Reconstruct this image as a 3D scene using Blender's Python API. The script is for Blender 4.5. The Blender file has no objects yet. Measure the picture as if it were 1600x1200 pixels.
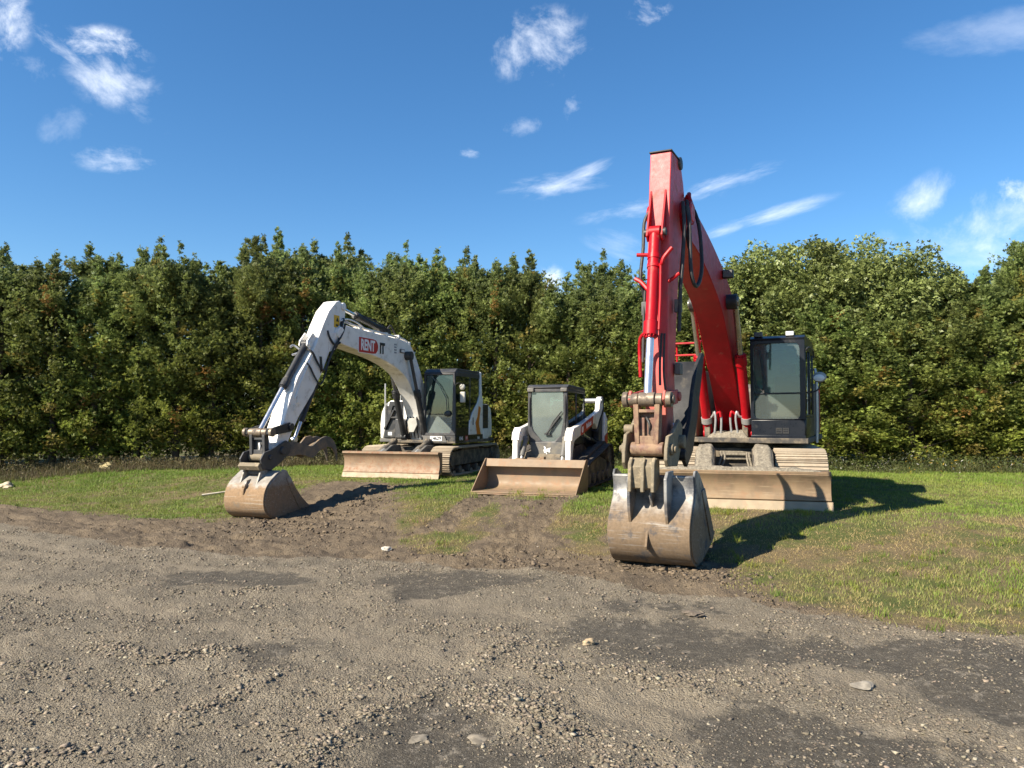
import bpy, bmesh, math, random
import numpy as np
from mathutils import Vector, Matrix
random.seed(7)
rng = np.random.default_rng(11)
R = math.radians
scene = bpy.context.scene
col = scene.collection

# ------------------------------------------------------------------ materials
class NT:
    def __init__(s, tree): s.t = tree; s.n = tree.nodes; s.l = tree.links
    def node(s, kind, **kw):
        n = s.n.new(kind)
        for k, v in kw.items():
            if k in n.inputs.keys() if isinstance(k, str) else False: pass
            setattr(n, k, v)
        return n
    def link(s, a, b): s.l.new(a, b)
    def val(s, x, sock):
        if hasattr(x, 'links'): s.l.new(x, sock)
        else: sock.default_value = x
    def math(s, op, a, b=0.0, c=None, clamp=False):
        n = s.n.new('ShaderNodeMath'); n.operation = op; n.use_clamp = clamp
        s.val(a, n.inputs[0]); s.val(b, n.inputs[1])
        if c is not None: s.val(c, n.inputs[2])
        return n.outputs[0]
    def mix(s, f, a, b):
        n = s.n.new('ShaderNodeMix'); n.data_type = 'RGBA'
        s.val(f, n.inputs[0])
        for x, i in ((a, 6), (b, 7)):
            if hasattr(x, 'links'): s.l.new(x, n.inputs[i])
            else: n.inputs[i].default_value = (x[0], x[1], x[2], 1)
        return n.outputs[2]
    def noise(s, vec, scale, detail=3, rough=0.55, dist=0.0):
        n = s.n.new('ShaderNodeTexNoise')
        if vec is not None: s.l.new(vec, n.inputs['Vector'])
        n.inputs['Scale'].default_value = scale; n.inputs['Detail'].default_value = detail
        n.inputs['Roughness'].default_value = rough; n.inputs['Distortion'].default_value = dist
        return n.outputs['Fac']
    def ramp(s, x, lo, hi):
        n = s.n.new('ShaderNodeMapRange'); n.interpolation_type = 'SMOOTHSTEP'
        s.val(x, n.inputs['Value']); s.val(lo, n.inputs['From Min']); s.val(hi, n.inputs['From Max'])
        return n.outputs['Result']
    def bump(s, h, strength, dist):
        n = s.n.new('ShaderNodeBump'); s.l.new(h, n.inputs['Height'])
        n.inputs['Strength'].default_value = strength; n.inputs['Distance'].default_value = dist
        return n.outputs['Normal']
    def attr(s, name):
        n = s.n.new('ShaderNodeAttribute'); n.attribute_name = name
        return n

def new_mat(name):
    m = bpy.data.materials.new(name); m.use_nodes = True
    t = NT(m.node_tree); b = t.n['Principled BSDF']
    return m, t, b

def surf(name, c1, c2=None, rough=0.5, metal=0.0, ns=5.0, dirt=None, amt=0.5, ds=4.0, bump=0.0, bs=60.0,
         zmud=None, spec=0.5, coat=0.0, streak=None):
    """painted / bare surface with tone variation, a dirt layer with noisy shape and an optional mud line by height"""
    m, t, b = new_mat(name)
    tc = t.n.new('ShaderNodeTexCoord').outputs['Object']
    c2 = c2 or tuple(x * 0.78 for x in c1)
    base = t.mix(t.ramp(t.noise(tc, ns, 4), 0.35, 0.65), c1, c2)
    rr = t.math('ADD', rough, t.math('MULTIPLY', t.math('SUBTRACT', t.noise(tc, ns * 3, 3), 0.5), 0.25))
    met = metal
    if zmud:
        mudc, z0, z1 = zmud
        sp = t.n.new('ShaderNodeSeparateXYZ'); t.link(tc, sp.inputs[0])
        zz = t.math('ADD', sp.outputs['Z'], t.math('MULTIPLY', t.math('SUBTRACT', t.noise(tc, 6, 5, 0.65), 0.5), 0.35))
        f = t.ramp(zz, z1, z0)
        n = t.ramp(t.noise(tc, 30, 3), 0.3, 0.7)
        base = t.mix(f, base, t.mix(n, mudc, tuple(x * 0.8 for x in mudc)))
        rr = t.math('ADD', rr, t.math('MULTIPLY', f, 0.3), clamp=True)
    if streak:                                                   # scrape marks drawn out along the width of the tool
        mp = t.n.new('ShaderNodeMapping'); t.link(tc, mp.inputs['Vector']); mp.inputs['Scale'].default_value = streak[1]
        f = t.math('MULTIPLY', t.ramp(t.noise(mp.outputs[0], 1.0, 5, 0.7), 0.52, 0.70), t.ramp(t.noise(tc, 3.2, 3), 0.35, 0.6))
        base = t.mix(t.math('MULTIPLY', f, 0.75), base, streak[0])
    if dirt:
        d = t.noise(tc, ds, 6, 0.68)
        f = t.ramp(d, 0.62 - amt * 0.4, 0.80 - amt * 0.35)
        base = t.mix(t.math('MULTIPLY', f, 0.9), base, dirt)
        rr = t.math('ADD', rr, t.math('MULTIPLY', f, 0.3), clamp=True)
        if metal: met = t.math('MULTIPLY', metal, t.math('SUBTRACT', 1.0, f))
    t.link(base, b.inputs['Base Color'])
    t.val(rr, b.inputs['Roughness']); t.val(met, b.inputs['Metallic'])
    b.inputs['Specular IOR Level'].default_value = spec
    b.inputs['Coat Weight'].default_value = coat
    if bump:
        t.link(t.bump(t.noise(tc, bs, 4, 0.6), bump, 0.01), b.inputs['Normal'])
    return m

DUST = (0.27, 0.215, 0.15)
M = {}
M['red'] = surf('red_paint', (0.38, 0.003, 0.009), (0.31, 0.003, 0.008), 0.45, spec=0.25, dirt=(0.34, 0.09, 0.07), amt=0.10, ds=6, bump=0.04, bs=14)
M['red_worn'] = surf('worn_red_paint', (0.60, 0.062, 0.062), (0.52, 0.052, 0.052), 0.5, dirt=(0.33, 0.14, 0.10), amt=0.26, ds=5, bump=0.1,
                     zmud=((0.27, 0.135, 0.09), 0.7, 2.6))
M['white'] = surf('white_paint', (0.82, 0.79, 0.73), (0.75, 0.72, 0.665), 0.38, dirt=(0.50, 0.45, 0.37), amt=0.22, ds=5, coat=0.2)
M['black'] = surf('black_plastic', (0.014, 0.015, 0.017), (0.022, 0.023, 0.025), 0.5, dirt=(0.10, 0.09, 0.075), amt=0.30, ds=4)
M['cabblack'] = surf('cab_paint', (0.008, 0.010, 0.015), (0.012, 0.014, 0.019), 0.30, spec=0.3, dirt=(0.035, 0.034, 0.032), amt=0.15, ds=3)
M['grey'] = surf('dark_grey_paint', (0.036, 0.037, 0.040), (0.048, 0.048, 0.049), 0.5, dirt=(0.085, 0.078, 0.068), amt=0.3, ds=5)
M['greyd'] = surf('dusty_grey_panel', (0.085, 0.083, 0.08), (0.11, 0.105, 0.095), 0.55, dirt=(0.18, 0.16, 0.125), amt=0.45, ds=4)
M['rubber'] = surf('hose_rubber', (0.018, 0.018, 0.019), (0.03, 0.03, 0.03), 0.6, dirt=(0.08, 0.07, 0.055), amt=0.3, ds=12)
M['trackrub'] = surf('track_rubber', (0.028, 0.026, 0.024), (0.045, 0.04, 0.035), 0.8, dirt=(0.105, 0.088, 0.068), amt=0.5, ds=6, bump=0.2)
M['tracksteel'] = surf('track_steel', (0.30, 0.24, 0.17), (0.22, 0.175, 0.125), 0.7, dirt=(0.36, 0.30, 0.22), amt=0.6, ds=5, bump=0.3)
M['frame'] = surf('muddy_undercarriage', (0.05, 0.045, 0.04), (0.08, 0.07, 0.056), 0.8, dirt=(0.19, 0.155, 0.11), amt=0.5, ds=5, bump=0.4)
M['mud'] = surf('caked_gravel_mud', (0.205, 0.178, 0.135), (0.13, 0.112, 0.085), 0.95, ns=22, dirt=(0.27, 0.24, 0.185), amt=0.4, ds=30, bump=0.9, bs=70)
M['blade'] = surf('clay_stained_blade', (0.225, 0.155, 0.088), (0.155, 0.106, 0.062), 0.7, ns=3, dirt=(0.24, 0.15, 0.09), amt=0.34, ds=7, bump=0.15, streak=((0.31, 0.23, 0.14), (30, 1.5, 45)))
M['bladeW'] = surf('rust_stained_blade', (0.265, 0.178, 0.110), (0.20, 0.135, 0.085), 0.68, ns=4, dirt=(0.25, 0.13, 0.08), amt=0.38, ds=12, bump=0.15, streak=((0.36, 0.265, 0.175), (30, 1.5, 45)))
M['edge'] = surf('pale_cutting_edge', (0.33, 0.255, 0.165), (0.26, 0.205, 0.135), 0.65, dirt=(0.30, 0.22, 0.15), amt=0.35, ds=8)
M['lbucket'] = surf('loader_bucket_paint', (0.225, 0.157, 0.094), (0.18, 0.126, 0.078), 0.6, ns=3, dirt=(0.27, 0.165, 0.10), amt=0.34, ds=5, bump=0.08, streak=((0.28, 0.21, 0.135), (24, 1.2, 50)))
M['bucket'] = surf('worn_bucket_steel', (0.30, 0.295, 0.28), (0.12, 0.12, 0.125), 0.52, 0.25, ns=5, dirt=(0.055, 0.06, 0.07), amt=0.30, ds=5,
                   zmud=((0.20, 0.14, 0.087), 0.25, 0.62), bump=0.12, streak=((0.36, 0.34, 0.31), (28, 1.6, 40)))
M['bucketW'] = surf('clay_stained_bucket', (0.30, 0.285, 0.255), (0.22, 0.20, 0.175), 0.6, 0.1, ns=5, dirt=(0.18, 0.14, 0.10), amt=0.3, ds=7,
                    zmud=((0.265, 0.172, 0.096), 0.20, 0.34), bump=0.12, streak=((0.40, 0.36, 0.29), (28, 1.6, 40)))
M['bsteel'] = surf('polished_bucket_heel', (0.20, 0.145, 0.10), (0.12, 0.095, 0.075), 0.38, 0.55, ns=8, dirt=(0.24, 0.165, 0.10), amt=0.35, ds=9)
M['coupler'] = surf('clay_coated_coupler', (0.19, 0.155, 0.10), (0.10, 0.082, 0.058), 0.7, ns=8, dirt=(0.32, 0.26, 0.17), amt=0.4, ds=8, bump=0.3)
M['pin'] = surf('greasy_pin_steel', (0.24, 0.19, 0.135), (0.14, 0.11, 0.085), 0.5, 0.4, ns=10, dirt=(0.07, 0.055, 0.045), amt=0.35, ds=9)
M['chrome'] = surf('chrome_rod', (0.72, 0.72, 0.73), (0.62, 0.62, 0.64), 0.30, 0.85)
M['rod2'] = surf('dull_rod', (0.42, 0.40, 0.33), (0.34, 0.32, 0.26), 0.3, 0.8)
M['thumb'] = surf('dark_thumb_steel', (0.014, 0.015, 0.017), (0.028, 0.028, 0.03), 0.5, 0.0, ns=4, dirt=(0.08, 0.07, 0.055), amt=0.2, spec=0.3, ds=5, bump=0.15)
M['thumbW'] = surf('clay_thumb_steel', (0.085, 0.078, 0.07), (0.13, 0.115, 0.095), 0.6, 0.1, ns=4, dirt=(0.24, 0.17, 0.105), amt=0.5, ds=5, bump=0.15)
M['silver'] = surf('silver_rail', (0.50, 0.50, 0.49), (0.42, 0.42, 0.41), 0.4, 0.6)
M['lampglass'] = surf('lamp_lens', (0.80, 0.82, 0.82), (0.7, 0.72, 0.72), 0.15)
M['mirror'] = surf('mirror_shell', (0.40, 0.39, 0.35), (0.33, 0.32, 0.28), 0.4)
M['signred'] = surf('red_vinyl', (0.46, 0.022, 0.024), (0.42, 0.02, 0.022), 0.4)
M['signwhite'] = surf('white_vinyl', (0.80, 0.79, 0.77), (0.76, 0.75, 0.73), 0.45)
M['signblack'] = surf('black_vinyl', (0.015, 0.015, 0.016), (0.02, 0.02, 0.02), 0.45)
M['yellow'] = surf('yellow_sticker', (0.72, 0.42, 0.02), (0.65, 0.37, 0.02), 0.45)
M['paleyellow'] = surf('pale_yellow_sticker', (0.70, 0.62, 0.25), (0.62, 0.55, 0.22), 0.5)
M['orange'] = surf('orange_stripe', (0.62, 0.19, 0.015), (0.55, 0.15, 0.012), 0.4)
M['seat'] = surf('seat_vinyl', (0.03, 0.033, 0.034), (0.045, 0.05, 0.05), 0.6)
M['interior'] = surf('cab_lining', (0.022, 0.026, 0.026), (0.03, 0.035, 0.034), 0.7)
M['bark'] = surf('cedar_bark', (0.11, 0.08, 0.055), (0.075, 0.055, 0.04), 0.9, ns=9, bump=0.5)

def glass(name, tint, refl=(0.9, 0.95, 0.95), haze=0.0):
    m, t, b = new_mat(name)
    t.n.remove(b)
    out = t.n['Material Output']
    tr = t.n.new('ShaderNodeBsdfTransparent'); tr.inputs['Color'].default_value = (*tint, 1)
    gl = t.n.new('ShaderNodeBsdfGlossy'); gl.inputs['Color'].default_value = (*refl, 1); gl.inputs['Roughness'].default_value = 0.03
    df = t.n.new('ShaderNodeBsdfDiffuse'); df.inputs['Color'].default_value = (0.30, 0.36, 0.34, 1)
    fr = t.n.new('ShaderNodeFresnel'); fr.inputs['IOR'].default_value = 1.5
    tc = t.n.new('ShaderNodeTexCoord').outputs['Object']
    dust_glare = t.math('MULTIPLY', t.math('ADD', 0.30, t.math('MULTIPLY', t.noise(tc, 3, 3, 0.5), 0.4)), haze)  # pale film over the pane: dust, and reflection painted in where haze is strong
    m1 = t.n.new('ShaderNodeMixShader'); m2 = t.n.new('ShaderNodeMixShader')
    t.link(dust_glare, m1.inputs[0]); t.link(tr.outputs[0], m1.inputs[1]); t.link(df.outputs[0], m1.inputs[2])
    t.link(t.math('MULTIPLY', fr.outputs[0], 1.6, clamp=True), m2.inputs[0]); t.link(m1.outputs[0], m2.inputs[1]); t.link(gl.outputs[0], m2.inputs[2])
    t.link(m2.outputs[0], out.inputs['Surface'])
    return m
M['glass'] = glass('tinted_cab_glass', (0.46, 0.60, 0.57), haze=0.36)
M['glassl'] = glass('painted_reflection_glass', (0.45, 0.60, 0.57), haze=0.75)  # strong pale haze is painted in for reflected sky and ground
M['glassc'] = glass('clear_cab_glass', (0.50, 0.66, 0.62), haze=0.14)
M['glassd'] = glass('dark_door_glass', (0.30, 0.37, 0.37), haze=0.08)

def leafmat(name, rough=0.55, trans=0.46):
    m, t, b = new_mat(name)
    a = t.attr('tint').outputs['Color']
    oi = t.n.new('ShaderNodeObjectInfo')
    hv = t.n.new('ShaderNodeHueSaturation'); t.link(a, hv.inputs['Color'])
    t.link(t.math('ADD', 0.78, t.math('MULTIPLY', oi.outputs['Random'], 0.42)), hv.inputs['Value'])
    t.link(t.math('ADD', 0.488, t.math('MULTIPLY', oi.outputs['Random'], 0.022)), hv.inputs['Hue'])
    t.link(hv.outputs[0], b.inputs['Base Color'])
    b.inputs['Roughness'].default_value = rough
    b.inputs['Specular IOR Level'].default_value = 0.35
    tl = t.n.new('ShaderNodeBsdfTranslucent'); t.link(hv.outputs[0], tl.inputs['Color'])
    mx = t.n.new('ShaderNodeMixShader'); mx.inputs[0].default_value = trans
    t.link(b.outputs[0], mx.inputs[1]); t.link(tl.outputs[0], mx.inputs[2])
    t.link(mx.outputs[0], t.n['Material Output'].inputs['Surface'])
    return m
M['cedar'] = leafmat('cedar_foliage')
M['leaf'] = leafmat('broad_leaves', 0.45, 0.3)
M['grass'] = leafmat('grass_blades', 0.6, 0.3)

def tintmat(name, rough=0.9):
    m, t, b = new_mat(name)
    tc = t.n.new('ShaderNodeTexCoord').outputs['Object']
    a = t.attr('tint').outputs['Color']
    n = t.ramp(t.noise(tc, 90, 3), 0.3, 0.7)
    mm = t.n.new('ShaderNodeMix'); mm.data_type = 'RGBA'; mm.blend_type = 'MULTIPLY'; mm.inputs[0].default_value = 1
    t.link(a, mm.inputs[6]); t.link(t.mix(n, (1.1, 1.08, 1.05), (0.75, 0.74, 0.72)), mm.inputs[7])
    t.link(mm.outputs[2], b.inputs['Base Color']); b.inputs['Roughness'].default_value = rough
    t.link(t.bump(t.noise(tc, 150, 3), 0.4, 0.01), b.inputs['Normal'])
    return m
M['stone'] = tintmat('crushed_stone')

# ------------------------------------------------------------------ mesh helpers
def tag(o, label=None, cat=None, group=None, kind=None):
    if label: o['label'] = label
    if cat: o['category'] = cat
    if group: o['group'] = group
    if kind: o['kind'] = kind
    return o

def empty(name, loc, rz=0.0):
    o = bpy.data.objects.new(name, None); col.objects.link(o)
    o.location = loc; o.rotation_euler = (0, 0, rz); o.empty_display_size = 0.3
    return o

def catmull(pts, n=4, closed=False):
    out = []; m = len(pts)
    rngi = range(m if closed else m - 1)
    for i in rngi:
        g = lambda k: pts[k % m] if closed else pts[max(0, min(m - 1, k))]
        p0, p1, p2, p3 = g(i - 1), g(i), g(i + 1), g(i + 2)
        for j in range(n):
            t = j / n
            out.append(tuple(0.5 * (2 * b + (c - a) * t + (2 * a - 5 * b + 4 * c - d) * t * t + (3 * b - a - 3 * c + d) * t ** 3)
                             for a, b, c, d in zip(p0, p1, p2, p3)))
    if not closed: out.append(tuple(pts[-1]))
    return out

class MB:
    def __init__(s): s.v = []; s.f = []; s.mi = []; s.cur = 0
    def mat(s, i): s.cur = i; return s
    def add(s, v, f):
        o = len(s.v); s.v += [tuple(p) for p in v]
        for q in f: s.f.append([o + i for i in q]); s.mi.append(s.cur)
        return s
    def box(s, x0, x1, y0, y1, z0, z1):
        return s.prism([(x0, z0), (x1, z0), (x1, z1), (x0, z1)], y0, y1)
    def prism(s, prof, y0, y1):
        n = len(prof)
        v = [(x, y0, z) for x, z in prof] + [(x, y1, z) for x, z in prof]
        f = [list(range(n)), list(range(n, 2 * n))[::-1]]
        f += [[i, (i + 1) % n, n + (i + 1) % n, n + i] for i in range(n)]
        return s.add(v, f)
    def prism2(s, profA, y0, profB, y1):
        n = len(profA)
        v = [(x, y0, z) for x, z in profA] + [(x, y1, z) for x, z in profB]
        f = [list(range(n)), list(range(n, 2 * n))[::-1]]
        f += [[i, (i + 1) % n, n + (i + 1) % n, n + i] for i in range(n)]
        return s.add(v, f)
    def prismx(s, prof, x0, x1):                       # profile in (y, z)
        n = len(prof)
        v = [(x0, y, z) for y, z in prof] + [(x1, y, z) for y, z in prof]
        f = [list(range(n)), list(range(n, 2 * n))[::-1]]
        f += [[i, (i + 1) % n, n + (i + 1) % n, n + i] for i in range(n)]
        return s.add(v, f)
    def prismz(s, prof, z0, z1):                       # profile in (x, y)
        n = len(prof)
        v = [(x, y, z0) for x, y in prof] + [(x, y, z1) for x, y in prof]
        f = [list(range(n)), list(range(n, 2 * n))[::-1]]
        f += [[i, (i + 1) % n, n + (i + 1) % n, n + i] for i in range(n)]
        return s.add(v, f)
    def shell(s, prof, t, y0, y1):                     # thick sheet bent along an open profile
        n = len(prof); off = []
        for i in range(n):
            a = prof[max(0, i - 1)]; b = prof[min(n - 1, i + 1)]
            dx, dz = b[0] - a[0], b[1] - a[1]; L = math.hypot(dx, dz) or 1
            off.append((prof[i][0] - dz / L * t, prof[i][1] + dx / L * t))
        for i in range(n - 1):
            pass
        v = []
        for y in (y0, y1): v += [(x, y, z) for x, z in prof] + [(x, y, z) for x, z in off]
        f = []
        for i in range(n - 1):
            f.append([i, i + 1, 2 * n + i + 1, 2 * n + i])
            f.append([n + i, 3 * n + i, 3 * n + i + 1, n + i + 1])
            f.append([i, n + i, n + i + 1, i + 1]); f.append([2 * n + i, 2 * n + i + 1, 3 * n + i + 1, 3 * n + i])
        f.append([0, 2 * n, 3 * n, n]); f.append([n - 1, 2 * n - 1, 4 * n - 1, 3 * n - 1])
        return s.add(v, f)
    def cyl(s, p0, p1, r0, r1=None, n=16):
        r1 = r0 if r1 is None else r1
        p0 = Vector(p0); p1 = Vector(p1); d = (p1 - p0).normalized()
        u = d.orthogonal().normalized(); w = d.cross(u)
        v = []
        for p, r in ((p0, r0), (p1, r1)):
            v += [p + u * (r * math.cos(2 * math.pi * i / n)) + w * (r * math.sin(2 * math.pi * i / n)) for i in range(n)]
        f = [[i, (i + 1) % n, n + (i + 1) % n, n + i] for i in range(n)] + [list(range(n))[::-1], list(range(n, 2 * n))]
        return s.add(v, f)
    def tube(s, pts, r, n=8, smooth=4):
        pts = [Vector(p) for p in (catmull(pts, smooth) if smooth > 1 and len(pts) > 2 else pts)]
        v = []; f = []; up = Vector((0.31, 0.92, 0.22))
        for i, p in enumerate(pts):
            d = (pts[min(i + 1, len(pts) - 1)] - pts[max(i - 1, 0)]).normalized()
            u = d.cross(up)
            if u.length < 1e-3: u = d.orthogonal()
            u.normalize(); w = d.cross(u)
            v += [p + u * (r * math.cos(2 * math.pi * k / n)) + w * (r * math.sin(2 * math.pi * k / n)) for k in range(n)]
        for i in range(len(pts) - 1):
            f += [[i * n + k, i * n + (k + 1) % n, (i + 1) * n + (k + 1) % n, (i + 1) * n + k] for k in range(n)]
        f += [list(range(n))[::-1], list(range((len(pts) - 1) * n, len(pts) * n))]
        return s.add(v, f)
    def ellipsoid(s, c, r, nu=14, nv=8):
        v = []; f = []
        for j in range(nv + 1):
            th = math.pi * j / nv
            for i in range(nu):
                ph = 2 * math.pi * i / nu
                v.append((c[0] + r[0] * math.sin(th) * math.cos(ph), c[1] + r[1] * math.sin(th) * math.sin(ph), c[2] + r[2] * math.cos(th)))
        for j in range(nv):
            for i in range(nu):
                f.append([j * nu + i, j * nu + (i + 1) % nu, (j + 1) * nu + (i + 1) % nu, (j + 1) * nu + i])
        return s.add(v, f)
    def frame4(s, outer, inner, x0, x1):               # ring between two (y,z) quads, extruded along x
        n = len(outer)
        v = [(x0, y, z) for y, z in outer] + [(x0, y, z) for y, z in inner] + [(x1, y, z) for y, z in outer] + [(x1, y, z) for y, z in inner]
        f = []
        for i in range(n):
            j = (i + 1) % n
            f += [[i, j, n + j, n + i], [2 * n + i, 3 * n + i, 3 * n + j, 2 * n + j], [i, 2 * n + i, 2 * n + j, j], [n + i, n + j, 3 * n + j, 3 * n + i]]
        return s.add(v, f)
    def build(s, name, mat, parent=None, bevel=0.0, seg=2, smooth=True, ang=38):
        me = bpy.data.meshes.new(name)
        me.from_pydata(s.v, [], s.f)
        mats = mat if isinstance(mat, (list, tuple)) else [mat]
        for m_ in mats: me.materials.append(m_)
        if len(mats) > 1: me.polygons.foreach_set('material_index', s.mi)
        bm = bmesh.new(); bm.from_mesh(me)
        bmesh.ops.recalc_face_normals(bm, faces=bm.faces)
        bm.to_mesh(me); bm.free()
        if smooth:
            me.polygons.foreach_set('use_smooth', [True] * len(me.polygons))
            me.set_sharp_from_angle(angle=R(ang))
        o = bpy.data.objects.new(name, me); col.objects.link(o)
        if parent: o.parent = parent
        if bevel:
            b = o.modifiers.new('bevel', 'BEVEL'); b.width = bevel; b.segments = seg
            b.limit_method = 'ANGLE'; b.angle_limit = R(40); b.use_clamp_overlap = True
        return o

def lettering(name, body, size, mat, parent, origin, xdir, ydir, sx=1.0, bold=0.0, align='CENTER'):
    cu = bpy.data.curves.new(name, 'FONT'); cu.body = body; cu.size = size; cu.extrude = 0.003; cu.offset = bold
    cu.align_x = align; cu.align_y = 'CENTER'; cu.resolution_u = 4
    tmp = bpy.data.objects.new('lettering_source', cu); col.objects.link(tmp)
    bpy.context.view_layer.update()
    dg = bpy.context.evaluated_depsgraph_get()
    me = bpy.data.meshes.new_from_object(tmp.evaluated_get(dg))
    bpy.data.objects.remove(tmp)
    x = Vector(xdir).normalized(); y = Vector(ydir).normalized(); z = x.cross(y).normalized(); y = z.cross(x)
    mt = Matrix.Identity(4)
    for i in range(3):
        mt[i][0] = x[i] * sx; mt[i][1] = y[i]; mt[i][2] = z[i]; mt[i][3] = origin[i]
    me.transform(mt)
    me.materials.clear(); me.materials.append(mat)
    me.name = name
    o = bpy.data.objects.new(name, me); col.objects.link(o); o.parent = parent
    return o

def fast_mesh(name, V, F, mat, tint=None, smooth=False, attrs=None):
    """numpy vertices (n,3) and faces (m,k) to one mesh datablock"""
    me = bpy.data.meshes.new(name)
    nv, nf, k = len(V), len(F), F.shape[1]
    me.vertices.add(nv); me.vertices.foreach_set('co', np.ascontiguousarray(V, np.float32).ravel())
    me.loops.add(nf * k); me.loops.foreach_set('vertex_index', np.ascontiguousarray(F, np.int32).ravel())
    me.polygons.add(nf); me.polygons.foreach_set('loop_start', np.arange(0, nf * k, k, dtype=np.int32))
    if smooth: me.polygons.foreach_set('use_smooth', np.ones(nf, bool))
    me.update(calc_edges=True)
    if tint is not None:
        a = me.attributes.new('tint', 'FLOAT_COLOR', 'POINT')
        a.data.foreach_set('color', np.ascontiguousarray(np.c_[tint, np.ones(nv)], np.float32).ravel())
    for n_, arr in (attrs or {}).items():
        a = me.attributes.new(n_, 'FLOAT', 'POINT'); a.data.foreach_set('value', np.ascontiguousarray(arr, np.float32))
    me.materials.append(mat)
    return me

def link_mesh(name, me, parent=None):
    o = bpy.data.objects.new(name, me); col.objects.link(o)
    if parent: o.parent = parent
    return o

# ------------------------------------------------------------------ noise and terrain
def vn(x, y, s=0):
    xi = np.floor(x).astype(np.int64); yi = np.floor(y).astype(np.int64)
    fx = x - xi; fy = y - yi
    fx = fx * fx * (3 - 2 * fx); fy = fy * fy * (3 - 2 * fy)
    def h(a, b):
        n = (a * 374761393 + b * 668265263 + s * 974634777) & 0xffffffff
        n = ((n ^ (n >> 13)) * 1274126177) & 0xffffffff
        return ((n ^ (n >> 16)) & 0xffff) / 65535.0
    return (h(xi, yi) * (1 - fx) + h(xi + 1, yi) * fx) * (1 - fy) + (h(xi, yi + 1) * (1 - fx) + h(xi + 1, yi + 1) * fx) * fy
def fbm(x, y, o=4, s=0):
    v = 0; a = 0.5; t = 0
    for i in range(o):
        v = v + a * vn(x, y, s + i * 17); t += a; a *= 0.5; x = x * 2.03 + 3.1; y = y * 2.03 + 1.7
    return v / t
def sm(x, a, b):
    t = np.clip((x - a) / (b - a), 0, 1); return t * t * (3 - 2 * t)
def poly_sdf(px, py, pts):
    """signed distance to a polygon, negative inside"""
    d = np.full(px.shape, 1e9); inside = np.zeros(px.shape, bool); n = len(pts)
    for i in range(n):
        ax, ay = pts[i]; bx, by = pts[(i + 1) % n]
        ex, ey = bx - ax, by - ay; wx, wy = px - ax, py - ay
        t = np.clip((wx * ex + wy * ey) / (ex * ex + ey * ey + 1e-9), 0, 1)
        d = np.minimum(d, np.hypot(wx - ex * t, wy - ey * t))
        c = ((ay > py) != (by > py))
        xx = (bx - ax) * (py - ay) / ((by - ay) if by != ay else 1e-9) + ax
        inside ^= c & (px < xx)
    return np.where(inside, -d, d)
def line_dist(px, py, pts):
    d = np.full(px.shape, 1e9)
    for (ax, ay), (bx, by) in zip(pts[:-1], pts[1:]):
        ex, ey = bx - ax, by - ay; wx, wy = px - ax, py - ay
        t = np.clip((wx * ex + wy * ey) / (ex * ex + ey * ey), 0, 1)
        d = np.minimum(d, np.hypot(wx - ex * t, wy - ey * t))
    return d

GEDGE = [(-40, 24.0), (-13.4, 14.74), (-8.88, 13.3), (-5.49, 11.0), (-3.22, 10.2), (-2.04, 10.1), (-0.8, 9.55), (0.93, 8.6), (2.0, 7.95),
         (2.7, 7.2), (3.33, 6.7), (4.25, 6.4), (5.6, 6.1), (14, 3.5), (40, -4), (40, -40), (-40, -40)]
GRASS = [[(-40, 26), (-18.3, 18.1), (-10.5, 15.7), (-8.1, 14.7), (-6.3, 13.9), (-5.2, 13.4), (-5.0, 15.0), (-4.6, 17.0), (-3.9, 18.2), (-2.6, 18.3), (-2.4, 15.9),
          (-2.1, 13.4), (-1.5, 11.2), (-0.85, 10.3), (-0.36, 11.2), (-0.42, 13.6), (-0.55, 14.6), (0.35, 14.8), (0.42, 12.0), (0.6, 10.9), (1.07, 10.1), (1.5, 10.7), (1.75, 11.2), (2.6, 11.0),
          (2.75, 9.2), (2.6, 8.3), (2.95, 7.25), (3.4, 6.75), (4.3, 6.45), (5.6, 6.15), (14, 3.5), (60, -6), (60, 60), (-60, 60)]]
DARK = [[(0.17, 6.72), (0.6, 7.25), (1.47, 7.14), (1.8, 6.62), (2.8, 6.43), (4.6, 6.0), (5.2, 5.2), (4.6, 4.6), (3.15, 4.81), (2.71, 5.5), (1.71, 5.93), (0.73, 5.93)],
        [(-0.82, 5.02), (-0.48, 5.37), (-0.16, 4.96), (0.24, 4.12), (-0.1, 3.4), (-0.6, 3.6)],
        [(1.35, 4.71), (2.01, 4.91), (2.41, 4.52), (3.0, 3.9), (3.2, 3.2), (1.0, 3.2), (1.12, 3.91)],
        [(-1.31, 8.8), (-0.6, 9.15), (0.0, 8.63), (-0.33, 8.02), (-1.01, 8.16)], [(0.64, 7.75), (1.32, 8.02), (1.79, 7.49), (0.93, 7.03)],
        [(-2.33, 6.43), (-1.96, 6.62), (-1.54, 6.25), (-1.85, 5.93)], [(-3.9, 9.2), (-3.0, 9.3), (-2.6, 8.6), (-3.6, 8.5)]]
RIDGE = [([(-1.25, 3.9), (-1.0, 4.52), (-0.81, 4.91)], 0.10, 0.05), ([(-0.6, 5.1), (-0.48, 5.31), (-0.19, 5.93), (0.05, 6.43)], 0.09, 0.035),
         ([(-0.26, 5.19), (0.12, 4.81), (0.36, 4.44), (0.6, 3.9)], 0.17, 0.04), ([(-2.01, 4.71), (-1.76, 5.37), (-1.71, 5.78)], 0.09, 0.035),
         ([(0.09, 5.78), (0.69, 5.64), (1.29, 5.25)], 0.14, 0.03), ([(-2.79, 4.27), (-2.54, 4.2), (-2.2, 4.4)], 0.16, 0.035),
         ([(-3.5, 8.02), (-2.84, 8.02), (-2.56, 8.16)], 0.1, 0.04), ([(-3.4, 6.3), (-2.7, 5.9), (-2.2, 6.2)], 0.13, 0.03)]
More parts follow.
